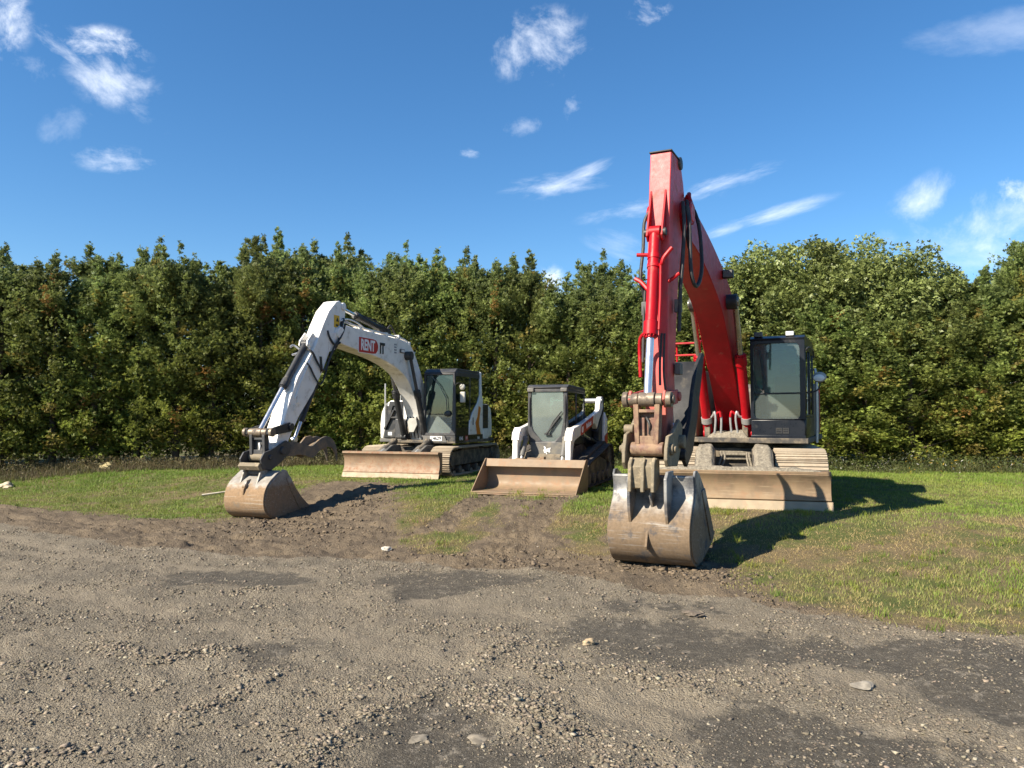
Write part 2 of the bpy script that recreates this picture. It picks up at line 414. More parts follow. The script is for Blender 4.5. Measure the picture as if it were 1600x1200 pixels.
# lanes pressed by the machines' tracks between the drive and where they stand
WA, LA = R(20), R(20)
def lane(ox, oy, a, y, x0, x1):
    return [(ox - math.sin(a) * x + math.cos(a) * y, oy - math.cos(a) * x - math.sin(a) * y) for x in (x0, x1)]
LANES = [lane(-2.15, 21.1, R(18), 0.98, 1.5, 10.6), lane(-2.15, 21.1, R(18), -0.98, 1.5, 9.5), lane(0.95, 17.0, R(16), 0.72, 1.2, 8.2), lane(0.95, 17.0, R(16), -0.72, 1.2, 7.4)]

def fines(x, y):
    # compacted wheel tracks running along the drive
    s = 0.464 * x + 0.886 * y - 7.4; u = 0.886 * x - 0.464 * y; m = np.zeros_like(x)
    for s0, a, b in ((-0.75, 0.03, 0.3), (-2.35, 0.03, 0.3), (-1.55, -0.22, 1.1), (-3.1, -0.22, 1.1)):
        m = np.maximum(m, np.exp(-((s - s0 - a * u - 0.12 * np.sin(u * 0.7 + b)) / 0.17) ** 2))
    return m * sm(fbm(x * 1.2, y * 1.2, 4, 44), 0.32, 0.6)
def bank_s(x, y): return 0.464 * x + 0.886 * y - 7.4
def masks(x, y):
    w1 = fbm(x * 0.9, y * 0.9, 4, 3) - 0.5; w2 = fbm(x * 3.1, y * 3.1, 3, 9) - 0.5
    g = sm(poly_sdf(x, y, GEDGE) + w1 * 0.9 + w2 * 0.35, 0.22, -0.22)
    gr = sm(poly_sdf(x, y, GRASS[0]) + w1 * 1.4 + w2 * 0.5, 0.3, -0.5)
    ln = np.zeros_like(x)
    for L in LANES[:2]: ln = np.maximum(ln, sm(line_dist(x, y, L) + w2 * 0.25, 0.45, 0.22) * sm(fbm(x * 1.3, y * 1.3, 2, 77), 0.25, 0.45))
    for L in LANES[2:]: ln = np.maximum(ln, sm(line_dist(x, y, L) + w2 * 0.25, 0.36, 0.2) * sm(fbm(x * 1.3, y * 1.3, 2, 78), 0.25, 0.42))
    gr = gr * (1 - ln * sm(y, 19.5, 15.5) * 0.92)
    dk = np.zeros_like(x)
    for p in DARK: dk = np.maximum(dk, sm(poly_sdf(x, y, p) + w1 * 1.0 + w2 * 0.6, 0.34, -0.32))
    return g, gr * (1 - g), dk * g, ln
def height(x, y, detail=True):
    s = bank_s(x, y); tl = 1.4 * sm(-x, 1.5, 5.0)
    z = 0.33 * sm(s - tl, 1.6, 5.3)
    z = z + 0.10 * (fbm(x * 0.25, y * 0.25, 2, 41) - 0.5) * sm(s, 6.5, 12)
    if not detail: return z
    g, gr, dk, ln = masks(x, y)
    far = sm(np.hypot(x, y), 30, 14)
    z = z + g * ((fbm(x * 1.1, y * 1.1, 3, 5) - 0.5) * 0.07 + (fbm(x * 5, y * 5, 4, 6) - 0.5) * 0.055 * (1 - 0.8 * dk)) - 0.022 * dk
    z = z - 0.018 * g * fines(x, y)
    z = z + g * (1 - dk) * 0.012 * np.abs(fbm(x * 26, y * 26, 2, 8) - 0.5) * 2
    di = np.clip(1 - g - gr, 0, 1)
    # dirt: lumpy, with ruts running along the edge of the drive and bars pressed by the track shoes
    u = 0.886 * x - 0.464 * y
    z = z + di * far * ((fbm(x * 2.2, y * 2.2, 4, 12) - 0.5) * 0.11 + (fbm(x * 9, y * 9, 3, 13) - 0.5) * 0.085
                        + 0.036 * np.sin(s * 13 + 5 * fbm(u * 0.5, s * 0.8, 3, 15)) * sm(-x, 0.5, 3) * sm(fbm(u * 0.7, s * 2.2, 3, 16), 0.36, 0.66))
    along = (-math.sin(R(17)) * x - math.cos(R(17)) * y)
    z = z + ln * di * far * (0.028 * np.sign(np.sin(along * 2 * math.pi / 0.17 + 0.8 * w_noise(x, y))) - 0.03)
    z = z + gr * (fbm(x * 1.7, y * 1.7, 3, 21) - 0.5) * 0.05
    for pts, w, hh in RIDGE: z = z + 0.75 * hh * np.exp(-((line_dist(x, y, pts) + (fbm(x * 2.6, y * 2.6, 3, 32) - 0.5) * 0.22) / w) ** 2) * (0.1 + 1.5 * fbm(x * 6, y * 6, 3, 31))
    # lip of torn turf along the drive on the right and a lumpy ridge by the middle
    ed = poly_sdf(x, y, GEDGE)
    z = z + 0.05 * np.exp(-((ed - 0.32) / 0.16) ** 2) * (fbm(x * 4, y * 4, 3, 33) * 1.6 - 0.25) * far
    return z
def w_noise(x, y): return fbm(x * 2, y * 2, 2, 55) * 4
def hz(x, y): return float(height(np.array([x], float), np.array([y], float))[0])

# ------------------------------------------------------------------ ground
def ground_material():
    m, t, b = new_mat('ground_surface')
    tc = t.n.new('ShaderNodeTexCoord').outputs['Object']
    g = t.attr('gravel').outputs['Fac']; gr = t.attr('grass').outputs['Fac']; dk = t.attr('dark').outputs['Fac']
    def vor(scale):
        v = t.n.new('ShaderNodeTexVoronoi'); v.inputs['Scale'].default_value = scale; t.link(tc, v.inputs['Vector']); return v
    v1 = vor(62); v2 = vor(130)
    s1 = t.n.new('ShaderNodeSeparateColor'); t.link(v1.outputs['Color'], s1.inputs[0])
    s2 = t.n.new('ShaderNodeSeparateColor'); t.link(v2.outputs['Color'], s2.inputs[0])
    big = t.ramp(t.noise(tc, 0.9, 5, 0.6), 0.35, 0.65)
    mid = t.noise(tc, 4.0, 5, 0.65)
    gcol = t.mix(big, (0.240, 0.200, 0.143), (0.160, 0.136, 0.100))
    gcol = t.mix(t.math('MULTIPLY', t.ramp(s1.outputs[0], 0.55, 1.0), 0.45), gcol, (0.36, 0.315, 0.24))
    gcol = t.mix(t.math('MULTIPLY', t.ramp(s2.outputs[1], 0.5, 0.95), 0.5), gcol, (0.066, 0.058, 0.047))
    gcol = t.mix(t.math('MULTIPLY', t.ramp(mid, 0.52, 0.72), 0.5), gcol, (0.245, 0.21, 0.16))
    dcol = t.mix(t.ramp(t.noise(tc, 20, 4), 0.3, 0.7), (0.094, 0.081, 0.062), (0.064, 0.056, 0.044))
    spk = t.ramp(t.noise(tc, 7.0, 6, 0.75), 0.54, 0.66)
    dcol = t.mix(t.math('MULTIPLY', spk, 0.85), dcol, (0.215, 0.186, 0.145))
    dcol = t.mix(t.math('MULTIPLY', t.ramp(s2.outputs[0], 0.88, 1.0), 0.6), dcol, (0.26, 0.24, 0.205))
    gcol = t.mix(t.math('MULTIPLY', t.attr('fines').outputs['Fac'], 0.6), gcol, t.mix(mid, (0.215, 0.178, 0.128), (0.285, 0.240, 0.175)))
    dn = t.math('ADD', t.math('MULTIPLY', t.math('SUBTRACT', t.noise(tc, 9, 7, 0.78), 0.5), 2.0), t.math('MULTIPLY', t.math('SUBTRACT', t.noise(tc, 2.2, 5, 0.6), 0.5), 0.9))
    gcol = t.mix(t.math('MULTIPLY', t.ramp(t.math('ADD', dk, dn), 0.25, 0.80), t.ramp(dk, 0.0, 0.3)), gcol, dcol)
    soil = t.mix(t.ramp(t.noise(tc, 1.7, 5, 0.65), 0.35, 0.65), (0.185, 0.142, 0.094), (0.112, 0.086, 0.060))
    soil = t.mix(t.math('MULTIPLY', t.ramp(t.noise(tc, 14, 5, 0.7), 0.5, 0.75), 0.6), soil, (0.25, 0.19, 0.125))
    turf = t.mix(t.ramp(t.noise(tc, 1.1, 5, 0.65), 0.38, 0.6), (0.095, 0.118, 0.028), (0.185, 0.140, 0.075))
    turf = t.mix(t.math('MULTIPLY', t.ramp(t.noise(tc, 24, 4, 0.7), 0.45, 0.7), 0.6), turf, (0.09, 0.066, 0.04))
    e = t.math('MULTIPLY', t.math('SUBTRACT', t.noise(tc, 11, 6, 0.7), 0.5), 0.9)
    fg = t.ramp(t.math('ADD', g, e), 0.35, 0.65); fr = t.ramp(t.math('ADD', gr, e), 0.3, 0.7)
    c = t.mix(fr, soil, turf)
    c = t.mix(fg, c, gcol)
    t.link(c, b.inputs['Base Color']); b.inputs['Roughness'].default_value = 0.92
    b.inputs['Specular IOR Level'].default_value = 0.25
    h = t.math('ADD', t.math('MULTIPLY', v1.outputs['Distance'], -0.6), t.math('MULTIPLY', v2.outputs['Distance'], -0.35))
    h = t.math('MULTIPLY', h, t.math('SUBTRACT', 1.0, t.math('MULTIPLY', dk, 0.75)))
    h = t.math('ADD', h, t.math('MULTIPLY', t.noise(tc, 55, 5, 0.7), 0.9))
    h = t.math('ADD', h, t.math('MULTIPLY', t.noise(tc, 16, 4, 0.65), t.math('SUBTRACT', 1.2, t.math('MULTIPLY', g, 0.9))))
    t.link(t.bump(h, 0.9, 0.032), b.inputs['Normal'])
    return m
M['ground'] = ground_material()

def make_ground():
    th = np.concatenate([np.linspace(-180, -52, 65)[:-1], np.linspace(-52, 52, 781), np.linspace(52, 180, 65)[1:-1]]) * math.pi / 180
    r = [0.4]
    while r[-1] < 34: r.append(r[-1] + max(0.016, r[-1] * 0.0052) if r[-1] > 2.8 else r[-1] + 0.2)
    while r[-1] < 1500: r.append(r[-1] * 1.12)
    r = np.array(r); nt, nr = len(th), len(r)
    X = np.outer(r, np.sin(th)).ravel(); Y = np.outer(r, np.cos(th)).ravel()
    Z = height(X, Y); g, gr, dk, ln = masks(X, Y)
    V = np.c_[X, Y, Z]; V = np.vstack([V, [[0, 0, 0]]])
    g = np.append(g, 1.0); gr = np.append(gr, 0.0); dk = np.append(dk, 0.0)
    i, j = np.meshgrid(np.arange(nr - 1), np.arange(nt), indexing='ij')
    j2 = (j + 1) % nt
    F = np.c_[(i * nt + j).ravel(), (i * nt + j2).ravel(), ((i + 1) * nt + j2).ravel(), ((i + 1) * nt + j).ravel()][:, ::-1]
    me = fast_mesh('ground', V, F, M['ground'], smooth=True, attrs=dict(gravel=g, grass=gr, dark=dk, fines=np.append(fines(X, Y), 0)))
    bm = bmesh.new(); bm.from_mesh(me); bm.verts.ensure_lookup_table()
    c = bm.verts[len(V) - 1]
    for k in range(nt): bm.faces.new((c, bm.verts[(k + 1) % nt], bm.verts[k]))
    bmesh.ops.recalc_face_normals(bm, faces=bm.faces)
    bm.to_mesh(me); bm.free()
    me.polygons.foreach_set('use_smooth', np.ones(len(me.polygons), bool))
    o = link_mesh('ground', me)
    tag(o, 'grey gravel drive, torn brown soil and mown grass rising to the hedge', 'ground', kind='structure')
make_ground()

# icosahedron template
PHI = (1 + 5 ** 0.5) / 2
ICO_V = np.array([(-1, PHI, 0), (1, PHI, 0), (-1, -PHI, 0), (1, -PHI, 0), (0, -1, PHI), (0, 1, PHI), (0, -1, -PHI), (0, 1, -PHI), (PHI, 0, -1), (PHI, 0, 1), (-PHI, 0, -1), (-PHI, 0, 1)]) / math.hypot(1, PHI)
CUBE_V = np.array([(x_, y_, z_) for x_ in (-1, 1) for y_ in (-1, 1) for z_ in (-1, 1)], float) * 0.62
CUBE_F = np.array([(0, 1, 3, 2), (4, 6, 7, 5), (0, 4, 5, 1), (2, 3, 7, 6), (0, 2, 6, 4), (1, 5, 7, 3)])
ICO_F = np.array([(0, 11, 5), (0, 5, 1), (0, 1, 7), (0, 7, 10), (0, 10, 11), (1, 5, 9), (5, 11, 4), (11, 10, 2), (10, 7, 6), (7, 1, 8), (3, 9, 4), (3, 4, 2), (3, 2, 6), (3, 6, 8), (3, 8, 9), (4, 9, 5), (2, 4, 11), (6, 2, 10), (8, 6, 7), (9, 8, 1)])
def rocks(P, size, tint, name, mat, jitter=0.32, flat=0.5, sink=0.34):
    n = len(P)
    v = CUBE_V[None] * (1 + (rng.random((n, 8, 1)) - 0.5) * 2 * jitter) + (rng.random((n, 8, 3)) - 0.5) * 0.75
    sc = np.c_[0.75 + 0.6 * rng.random(n), 0.75 + 0.5 * rng.random(n), flat * (0.7 + 0.6 * rng.random(n))]
    v = v * sc[:, None, :] * (size[:, None, None] * 0.5)
    a = rng.random(n) * 2 * math.pi; tl = (rng.random(n) - 0.5) * 0.9
    ca, sa, ct, st = np.cos(a)[:, None], np.sin(a)[:, None], np.cos(tl)[:, None], np.sin(tl)[:, None]
    x, y, z = v[..., 0], v[..., 1], v[..., 2]
    x, z = x * ct - z * st, x * st + z * ct
    x, y = x * ca - y * sa, x * sa + y * ca
    V = np.stack([x + P[:, 0:1], y + P[:, 1:2], z + P[:, 2:3] + (size * flat * (0.5 - sink))[:, None]], -1).reshape(-1, 3)
    F = (CUBE_F[None] + (np.arange(n) * 8)[:, None, None]).reshape(-1, 4)
    return fast_mesh(name, V, F, mat, tint=np.repeat(tint, 8, 0))

def wedge_points(n, r0, r1, half=44, power=1.0):
    """random points in front of the drive; power < 2 packs them nearer"""
    u = rng.random(n)
    r = (r0 ** power + u * (r1 ** power - r0 ** power)) ** (1 / power)
    a = (rng.random(n) * 2 - 1) * R(half)
    return r * np.sin(a), r * np.cos(a)

def gravel_stones():
    x, y = wedge_points(520000, 2.9, 15, 43, 1.35)
    g, gr, dk, ln = masks(x, y)
    dens = fbm(x * 1.6, y * 1.6, 4, 61)
    rid = np.zeros_like(x)
    for pts, w, hh in RIDGE: rid = np.maximum(rid, np.exp(-((line_dist(x, y, pts) + (fbm(x * 2.6, y * 2.6, 3, 32) - 0.5) * 0.22) / (w * 1.2)) ** 2))
    p = g * (0.16 + 0.62 * sm(dens, 0.40, 0.68)) * (1 - 0.72 * dk) * (1 - 0.85 * fines(x, y)) + 0.8 * rid * g * sm(fbm(x * 3.3, y * 3.3, 3, 62), 0.3, 0.6) + 0.03 * (1 - g) * (1 - gr)
    k = rng.random(len(x)) < p
    x, y, rid, dk = x[k], y[k], rid[k], dk[k]
    size = 0.005 + 0.013 * rng.random(len(x)) ** 2.5 + 0.030 * rng.random(len(x)) ** 14 + rid * (0.001 + 0.022 * rng.random(len(x)) ** 3)
    z = height(x, y)
    base = np.array([0.205, 0.172, 0.127])[None] * (0.62 + 0.75 * rng.random((len(x), 1)) ** 1.5)
    w = (rng.random(len(x)) < 0.08)[:, None]
    base = np.where(w, np.array([[0.34, 0.298, 0.228]]), base) * (1 + (rng.random((len(x), 3)) - 0.5) * 0.08)
    o = link_mesh('gravel_stones', rocks(np.c_[x, y, z], size, base, 'gravel_stones', M['stone']))
    tag(o, 'loose crushed grey stone scattered over the gravel drive', 'gravel', kind='stuff')
gravel_stones()

def soil_clods():
    x, y = wedge_points(160000, 6, 19, 40, 1.6)
    g, gr, dk, ln = masks(x, y)
    hot = np.zeros_like(x)
    for cx, cy, rr in ((1.85, 9.2, 0.75), (1.2, 9.6, 0.6), (2.6, 8.9, 0.6), (-4.2, 13.4, 1.1), (-3.4, 12.6, 1.2), (-0.9, 9.9, 0.8), (0.0, 9.6, 0.9), (-2.9, 14.2, 0.9)):
        hot = np.maximum(hot, np.exp(-((x - cx) ** 2 + (y - cy) ** 2) / rr ** 2))
    hot = np.maximum(hot, 0.8 * np.exp(-((poly_sdf(x, y, GEDGE) - 0.22) / 0.16) ** 2) * sm(x, 1.8, 2.6) * sm(fbm(x * 3, y * 3, 3, 72), 0.4, 0.6))
    di = np.clip(1 - g - gr, 0, 1) + 0.5 * hot * (x > 1.8)
    k = rng.random(len(x)) < di * (0.10 + 0.45 * hot) * sm(fbm(x * 2.5, y * 2.5, 3, 71), 0.3, 0.6)
    x, y, hot = x[k], y[k], hot[k]
    size = 0.014 + 0.030 * rng.random(len(x)) ** 3 + hot * 0.08 * rng.random(len(x)) ** 9
    tint = np.array([0.145, 0.110, 0.074])[None] * (0.6 + 0.7 * rng.random((len(x), 1)))
    o = link_mesh('soil_clods', rocks(np.c_[x, y, height(x, y)], size, tint, 'soil_clods', M['stone'], 0.4, 0.55))
    tag(o, 'crumbled brown clods of soil torn up beside the buckets', 'soil', kind='stuff')
soil_clods()

# ------------------------------------------------------------------ hedge line
HX = np.array([-60, -24, -14, -9, -6, 0, 4, 7, 10, 14, 24, 60.]); HYv = np.array([19, 20.6, 22.6, 24.0, 25.2, 25.4, 24.8, 23.6, 22.4, 21.6, 20.5, 19.])
def hedge_y(x): return np.interp(x, HX, HYv)

def blades(x, y, h, w, tint, lean=0.5):
    n = len(x); z = height(x, y)
    a = rng.random(n) * 2 * math.pi; la = rng.random(n) * 2 * math.pi
    dx, dy = np.cos(a) * w * 0.5, np.sin(a) * w * 0.5
    lx, ly = np.cos(la) * h * lean * rng.random(n), np.sin(la) * h * lean * rng.random(n)
    V = np.stack([np.stack([x - dx, y - dy, z - 0.01], -1), np.stack([x + dx, y + dy, z - 0.01], -1), np.stack([x + lx, y + ly, z + h], -1)], 1).reshape(-1, 3)
    F = np.arange(3 * n).reshape(n, 3)
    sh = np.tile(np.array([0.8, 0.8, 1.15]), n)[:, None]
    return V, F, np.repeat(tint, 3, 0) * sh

def grass():
    x, y = wedge_points(900000, 5.4, 27, 43, 1.7)
    g, gr, dk, ln = masks(x, y)
    dry = sm(fbm(x * 0.8, y * 0.8, 4, 81), 0.40, 0.58)
    # worn brown turf in front of and right of the red machine, lusher towards the hedge and at the far right
    worn = sm(bank_s(x, y), 7.6, 3.0) * sm(x, -7.5, 0.5)
    lush = np.maximum(sm(y - hedge_y(x), -6.5, -3), np.exp(-(((x - 5.6) / 1.5) ** 2 + ((y - 8.3) / 1.3) ** 2)))
    lush = np.maximum(lush, np.exp(-(((x - 1.3) / 1.2) ** 2 + ((y - 13.3) / 1.3) ** 2)))
    lush = np.maximum(lush, np.exp(-(((x + 1.4) / 0.9) ** 2 + ((y - 15.0) / 1.8) ** 2)))
    d2 = np.clip((worn * (0.62 + 0.9 * dry) + 0.25 * dry) * (1 - lush), 0, 1)
    k = rng.random(len(x)) < np.clip(gr * (1 - 0.15 * d2) * (0.25 + 0.8 * sm(fbm(x * 4, y * 4, 3, 82), 0.3, 0.62)), 0, 1)
    x, y, d2, lush, gr = x[k], y[k], d2[k], lush[k], gr[k]
    n = len(x)
    h = (0.020 + 0.036 * rng.random(n)) * (0.65 + 0.6 * fbm(x * 1.5, y * 1.5, 3, 83)) * (1 - 0.45 * d2) * (1 + 0.35 * lush)
    h = np.where(rng.random(n) < 0.02, h * 1.9, h)
    c = fbm(x * 0.6, y * 0.6, 3, 84)[:, None]
    green = np.array([[0.100, 0.200, 0.020]]) * (1 - c) + np.array([[0.175, 0.245, 0.032]]) * c
    straw = np.array([[0.36, 0.262, 0.125]])
    f = np.clip(d2 * 0.85 + 0.10 + (rng.random(n) - 0.5) * 0.5, 0, 1)[:, None]
    t = (green * (1 - f) + straw * f) * (0.7 + 0.6 * rng.random((n, 1)))
    # longer tufts that the mower or the tracks missed
    tx, ty = wedge_points(5200, 5.6, 26, 43, 1.8)
    tg, tgr, _, _ = masks(tx, ty)
    near = np.zeros_like(tx)
    for cx, cy, rr in ((3.6, 12.3, 1.9), (2.6, 9.4, 0.8), (-2.8, 18.8, 1.8), (0.2, 14.7, 1.5), (-5.0, 14.8, 1.2), (5.4, 8.2, 1.6)): near = np.maximum(near, np.exp(-((tx - cx) ** 2 + (ty - cy) ** 2) / rr ** 2))
    near = np.maximum(near, np.exp(-((poly_sdf(tx, ty, GEDGE) - 0.35) / 0.25) ** 2) * (tx > 2.4))
    kk = rng.random(len(tx)) < tgr * (0.10 + 0.75 * near + 0.3 * sm(ty - hedge_y(tx), -4.5, -2.0))
    tx, ty = tx[kk], ty[kk]; nb_ = 22
    bx = np.repeat(tx, nb_) + rng.normal(size=len(tx) * nb_) * 0.045; by = np.repeat(ty, nb_) + rng.normal(size=len(tx) * nb_) * 0.045
    bh = np.repeat(0.05 + 0.06 * rng.random(len(tx)) ** 2, nb_) * (0.5 + 0.7 * rng.random(len(bx)))
    bt = np.repeat(np.array([[0.12, 0.185, 0.030]]) * (0.7 + 0.5 * rng.random((len(tx), 1))) + np.array([[0.10, 0.05, 0.0]]) * rng.random((len(tx), 1)), nb_, 0)
    x = np.append(x, bx); y = np.append(y, by); h = np.append(h, bh); t = np.vstack([t, bt]); d2 = np.append(d2, np.zeros(len(bx))); n = len(x)
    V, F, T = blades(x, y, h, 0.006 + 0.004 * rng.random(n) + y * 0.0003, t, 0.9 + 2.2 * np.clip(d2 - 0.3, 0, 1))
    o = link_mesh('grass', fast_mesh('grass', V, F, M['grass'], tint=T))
    tag(o, 'short mown grass, green and straw coloured, round the machines', 'grass', kind='stuff')
grass()

def weeds():
    n = 46000
    x = rng.random(n) * 44 - 22
    off = rng.random(n) ** 0.8 * 2.5 * (0.45 + 0.9 * fbm(x * 0.5, x * 0 + 3, 3, 91))
    left = sm(x, -1, -8)
    y = hedge_y(x) - 0.25 - off * (0.8 + 0.5 * left) * 0.85
    c = fbm(x * 0.7, y * 0.7, 3, 92)
    h = (0.16 + 0.36 * rng.random(n)) * (0.4 + 0.9 * c) * (1 - 0.2 * left) * sm(off, 3.2, 0.2) + 0.06
    brown = np.array([[0.17, 0.13, 0.075]]); green = np.array([[0.085, 0.11, 0.03]])
    f = np.clip(0.15 + 0.55 * left + 0.5 * (fbm(x * 1.4, y * 1.4, 3, 93) - 0.4) + (rng.random(n) - 0.5) * 0.5, 0, 1)[:, None]
    t = (green * (1 - f) + brown * f) * (0.6 + 0.7 * rng.random((n, 1)))
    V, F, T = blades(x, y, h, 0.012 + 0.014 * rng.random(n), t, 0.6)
    # small leaves up the stalks and pale flower heads
    m = 60000
    x2 = rng.random(m) * 44 - 22; off2 = rng.random(m) * 2.0
    y2 = hedge_y(x2) - 0.2 - off2
    c2 = fbm(x2 * 0.8, y2 * 0.8, 3, 95)
    z2 = height(x2, y2, False) + rng.random(m) ** 1.3 * 0.75 * c2 * (1 - 0.28 * off2) * 1.5
    s = 0.025 + 0.035 * rng.random(m)
    d = rng.normal(size=(m, 3)); d /= np.linalg.norm(d, axis=1)[:, None]
    e = np.cross(d, rng.normal(size=(m, 3))); e /= np.linalg.norm(e, axis=1)[:, None]
    P = np.c_[x2, y2, z2]
    V2 = np.stack([P - d * s[:, None], P + e * s[:, None] * 0.45, P + d * s[:, None]], 1).reshape(-1, 3)
    l2 = sm(x2, -1, -8)
    f2 = np.clip(0.1 + 0.5 * l2 + (rng.random(m) - 0.5) * 0.6, 0, 1)[:, None]
    t2 = (np.array([[0.075, 0.105, 0.026]]) * (1 - f2) + np.array([[0.16, 0.115, 0.06]]) * f2) * (0.6 + 0.7 * rng.random((m, 1)))
    fl = (rng.random(m) < 0.05 * sm(x2, 5, 9) * sm(fbm(x2 * 1.5, y2, 2, 96), 0.4, 0.6))
    t2[fl] = [0.62, 0.60, 0.55]
    fy = (rng.random(m) < 0.04 * sm(x2, 9.5, 11)); t2[fy] = [0.55, 0.36, 0.03]
    F2 = np.arange(3 * m).reshape(m, 3) + len(V)
    o = link_mesh('weeds', fast_mesh('weeds', np.vstack([V, V2]), np.vstack([F, F2]), M['grass'], tint=np.vstack([T, np.repeat(t2, 3, 0)])))
    tag(o, 'tall brown and green weeds with pale flower heads along the foot of the hedge', 'weeds', kind='stuff')
weeds()

# ------------------------------------------------------------------ trees
def sprays(P, D, size, spread, nl, tint, wr, droop=0.0):
    """fans of leaflets: P origin, D direction, size length -> quads"""
    n = len(P)
    side = np.cross(D, rng.normal(size=(n, 3)) * 0.75 + np.array([-0.35, -0.35, 0.95])); side /= np.linalg.norm(side, axis=1)[:, None] + 1e-9
    nrm = np.cross(D, side)
    Vs, Ts = [], []
    for k in range(nl):
        a = (k / (nl - 1) - 0.5) * 2 * spread if nl > 1 else 0
        off = 0.55 * abs(k / max(1, nl - 1) - 0.5) * 2
        aa = a + (rng.random(n) - 0.5) * 0.5
        d = D * np.cos(aa)[:, None] + side * np.sin(aa)[:, None] + nrm * ((rng.random(n) - 0.5) * 0.7)[:, None]
        d[:, 2] -= droop * rng.random(n)
        d /= np.linalg.norm(d, axis=1)[:, None]
        w = np.cross(d, nrm); w /= np.linalg.norm(w, axis=1)[:, None] + 1e-9
        L = size * (1 - 0.45 * off) * (0.75 + 0.5 * rng.random(n))
        o = P + D * (size * 0.45 * rng.random(n) * (1 - off))[:, None]
        hw = (L * wr)[:, None]
        m = o + d * (L * 0.5)[:, None]
        Vs.append(np.stack([o, m + w * hw, o + d * L[:, None], m - w * hw], 1))
        Ts.append(np.repeat((tint * (0.8 + 0.4 * rng.random((n, 1))))[:, None], 4, 1))
    return np.concatenate(Vs, 0).reshape(-1, 3), np.concatenate(Ts, 0).reshape(-1, 3)

def cedar_crown(H, Rb, seed, nb=480, per=50):
    V, T = [], []
    lead = [(0, 0, H)] + [(rng.normal() * Rb * 0.45, rng.normal() * Rb * 0.45, H * (0.86 + 0.10 * rng.random())) for _ in range(3 + seed % 3)]
    P, D, S, C = [], [], [], []
    for b in range(nb):
        az = rng.random() * 2 * math.pi
        if b % 2:                                              # the body of the hedge plant, full almost to its shoulder
            Hb = H * 0.87; h = Hb * (0.015 + 0.97 * rng.random() ** 0.95); q = h / Hb
            rad = Rb * min(1.0, (1 - q) / 0.34) ** 0.8 * (0.55 + 0.70 * rng.random()) * (1.12 - 0.12 * min(1, q / 0.3)) + 0.10
            base = np.array([0.0, 0.0, h]); up = 0.25 + 0.75 * rng.random() + 0.9 * q ** 3
        else:                                                  # narrow feathery spires above it
            lx, ly, lh = lead[rng.integers(len(lead))]
            f = rng.random() ** 1.25; h = H * 0.66 + (lh - H * 0.66) * f; q = h / H
            rad = (0.42 * (1 - f) + 0.03) * (0.6 + 0.7 * rng.random()); base = np.array([lx, ly, h]); up = 0.8 + 0.9 * rng.random()
        dr = np.array([math.cos(az), math.sin(az), up]); dr /= np.linalg.norm(dr)
        L = min(rad / max(0.35, math.hypot(dr[0], dr[1])), rad * 1.6)
        tone = rng.random()
        ct = (np.array([0.124, 0.144, 0.027]) * (1 - q * 0.55) + np.array([0.105, 0.138, 0.064]) * q * 0.55) * (1.0 + 1.25 * tone) + np.array([0.05, 0.04, 0.0]) * (rng.random() ** 2) * (1 - q)
        r = rng.random()
        if b % 2 == 0: pass
        elif r < 0.014: ct = np.array([0.30, 0.18, 0.05])
        elif r < 0.055: ct = np.array([0.26, 0.22, 0.055])
        m = per + int(per * 0.5 * rng.random()) if b % 2 else 14
        tt = 0.25 + 0.78 * rng.random(m) ** 0.8
        p = base[None] + dr[None] * (L * tt)[:, None] + rng.normal(size=(m, 3)) * (0.085 if b % 2 else 0.03) * (1.2 - 0.5 * q)
        p[:, 2] -= 0.22 * L * (tt ** 2) * (1 - q)
        d = dr[None] * 0.7 + rng.normal(size=(m, 3)) * 0.55 + np.array([0, 0, -0.12 + 0.5 * q])
        P.append(p); D.append(d / np.linalg.norm(d, axis=1)[:, None]); S.append(0.048 + 0.055 * rng.random(m)); C.append(np.repeat(ct[None], m, 0))
    for lx, ly, lh in lead:                                    # wispy leaders
        m = 42; tt = rng.random(m)
        p = np.c_[lx + rng.normal(size=m) * 0.05 * (1.6 - tt), ly + rng.normal(size=m) * 0.05 * (1.6 - tt), lh * (0.88 + 0.14 * tt)]
        d = rng.normal(size=(m, 3)) * 0.6 + np.array([0, 0, 0.8])
        P.append(p); D.append(d / np.linalg.norm(d, axis=1)[:, None]); S.append(0.045 + 0.045 * rng.random(m)); C.append(np.repeat([[0.15, 0.19, 0.085]], m, 0))
    P, D, S, C = map(np.concatenate, (P, D, S, C))
    V, T = sprays(P, D, S, 0.95, 7, C, 0.155, 0.15)
    F = np.arange(len(V)).reshape(-1, 4)
    return fast_mesh('crown', V, F, M['cedar'], tint=T)

def broad_crown(H, Rb, seed):
    P, D, S, C = [], [], [], []
    nl = 170
    for b in range(nl):
        u = rng.normal(size=3); u /= np.linalg.norm(u)
        rr = rng.random() ** 0.35
        c = np.array([u[0] * Rb * rr, u[1] * Rb * rr, H * 0.62 + u[2] * H * 0.34 * rr])
        cr = 0.30 + 0.28 * rng.random(); m = 130
        q = rng.normal(size=(m, 3)); q /= np.linalg.norm(q, axis=1)[:, None]
        P.append(c[None] + q * (cr * rng.random(m) ** 0.4)[:, None]); 
        d = q * 0.6 + rng.normal(size=(m, 3)) * 0.6 + np.array([0, 0, -0.15]); D.append(d / np.linalg.norm(d, axis=1)[:, None])
        S.append(0.075 + 0.055 * rng.random(m)); ct = np.array([0.185, 0.225, 0.068]) * (0.75 + 0.5 * rng.random()); C.append(np.repeat(ct[None], m, 0))
    P, D, S, C = map(np.concatenate, (P, D, S, C))
    V, T = sprays(P, D, S, 0.8, 3, C, 0.26, 0.3)
    return fast_mesh('crown', V, np.arange(len(V)).reshape(-1, 4), M['leaf'], tint=T)

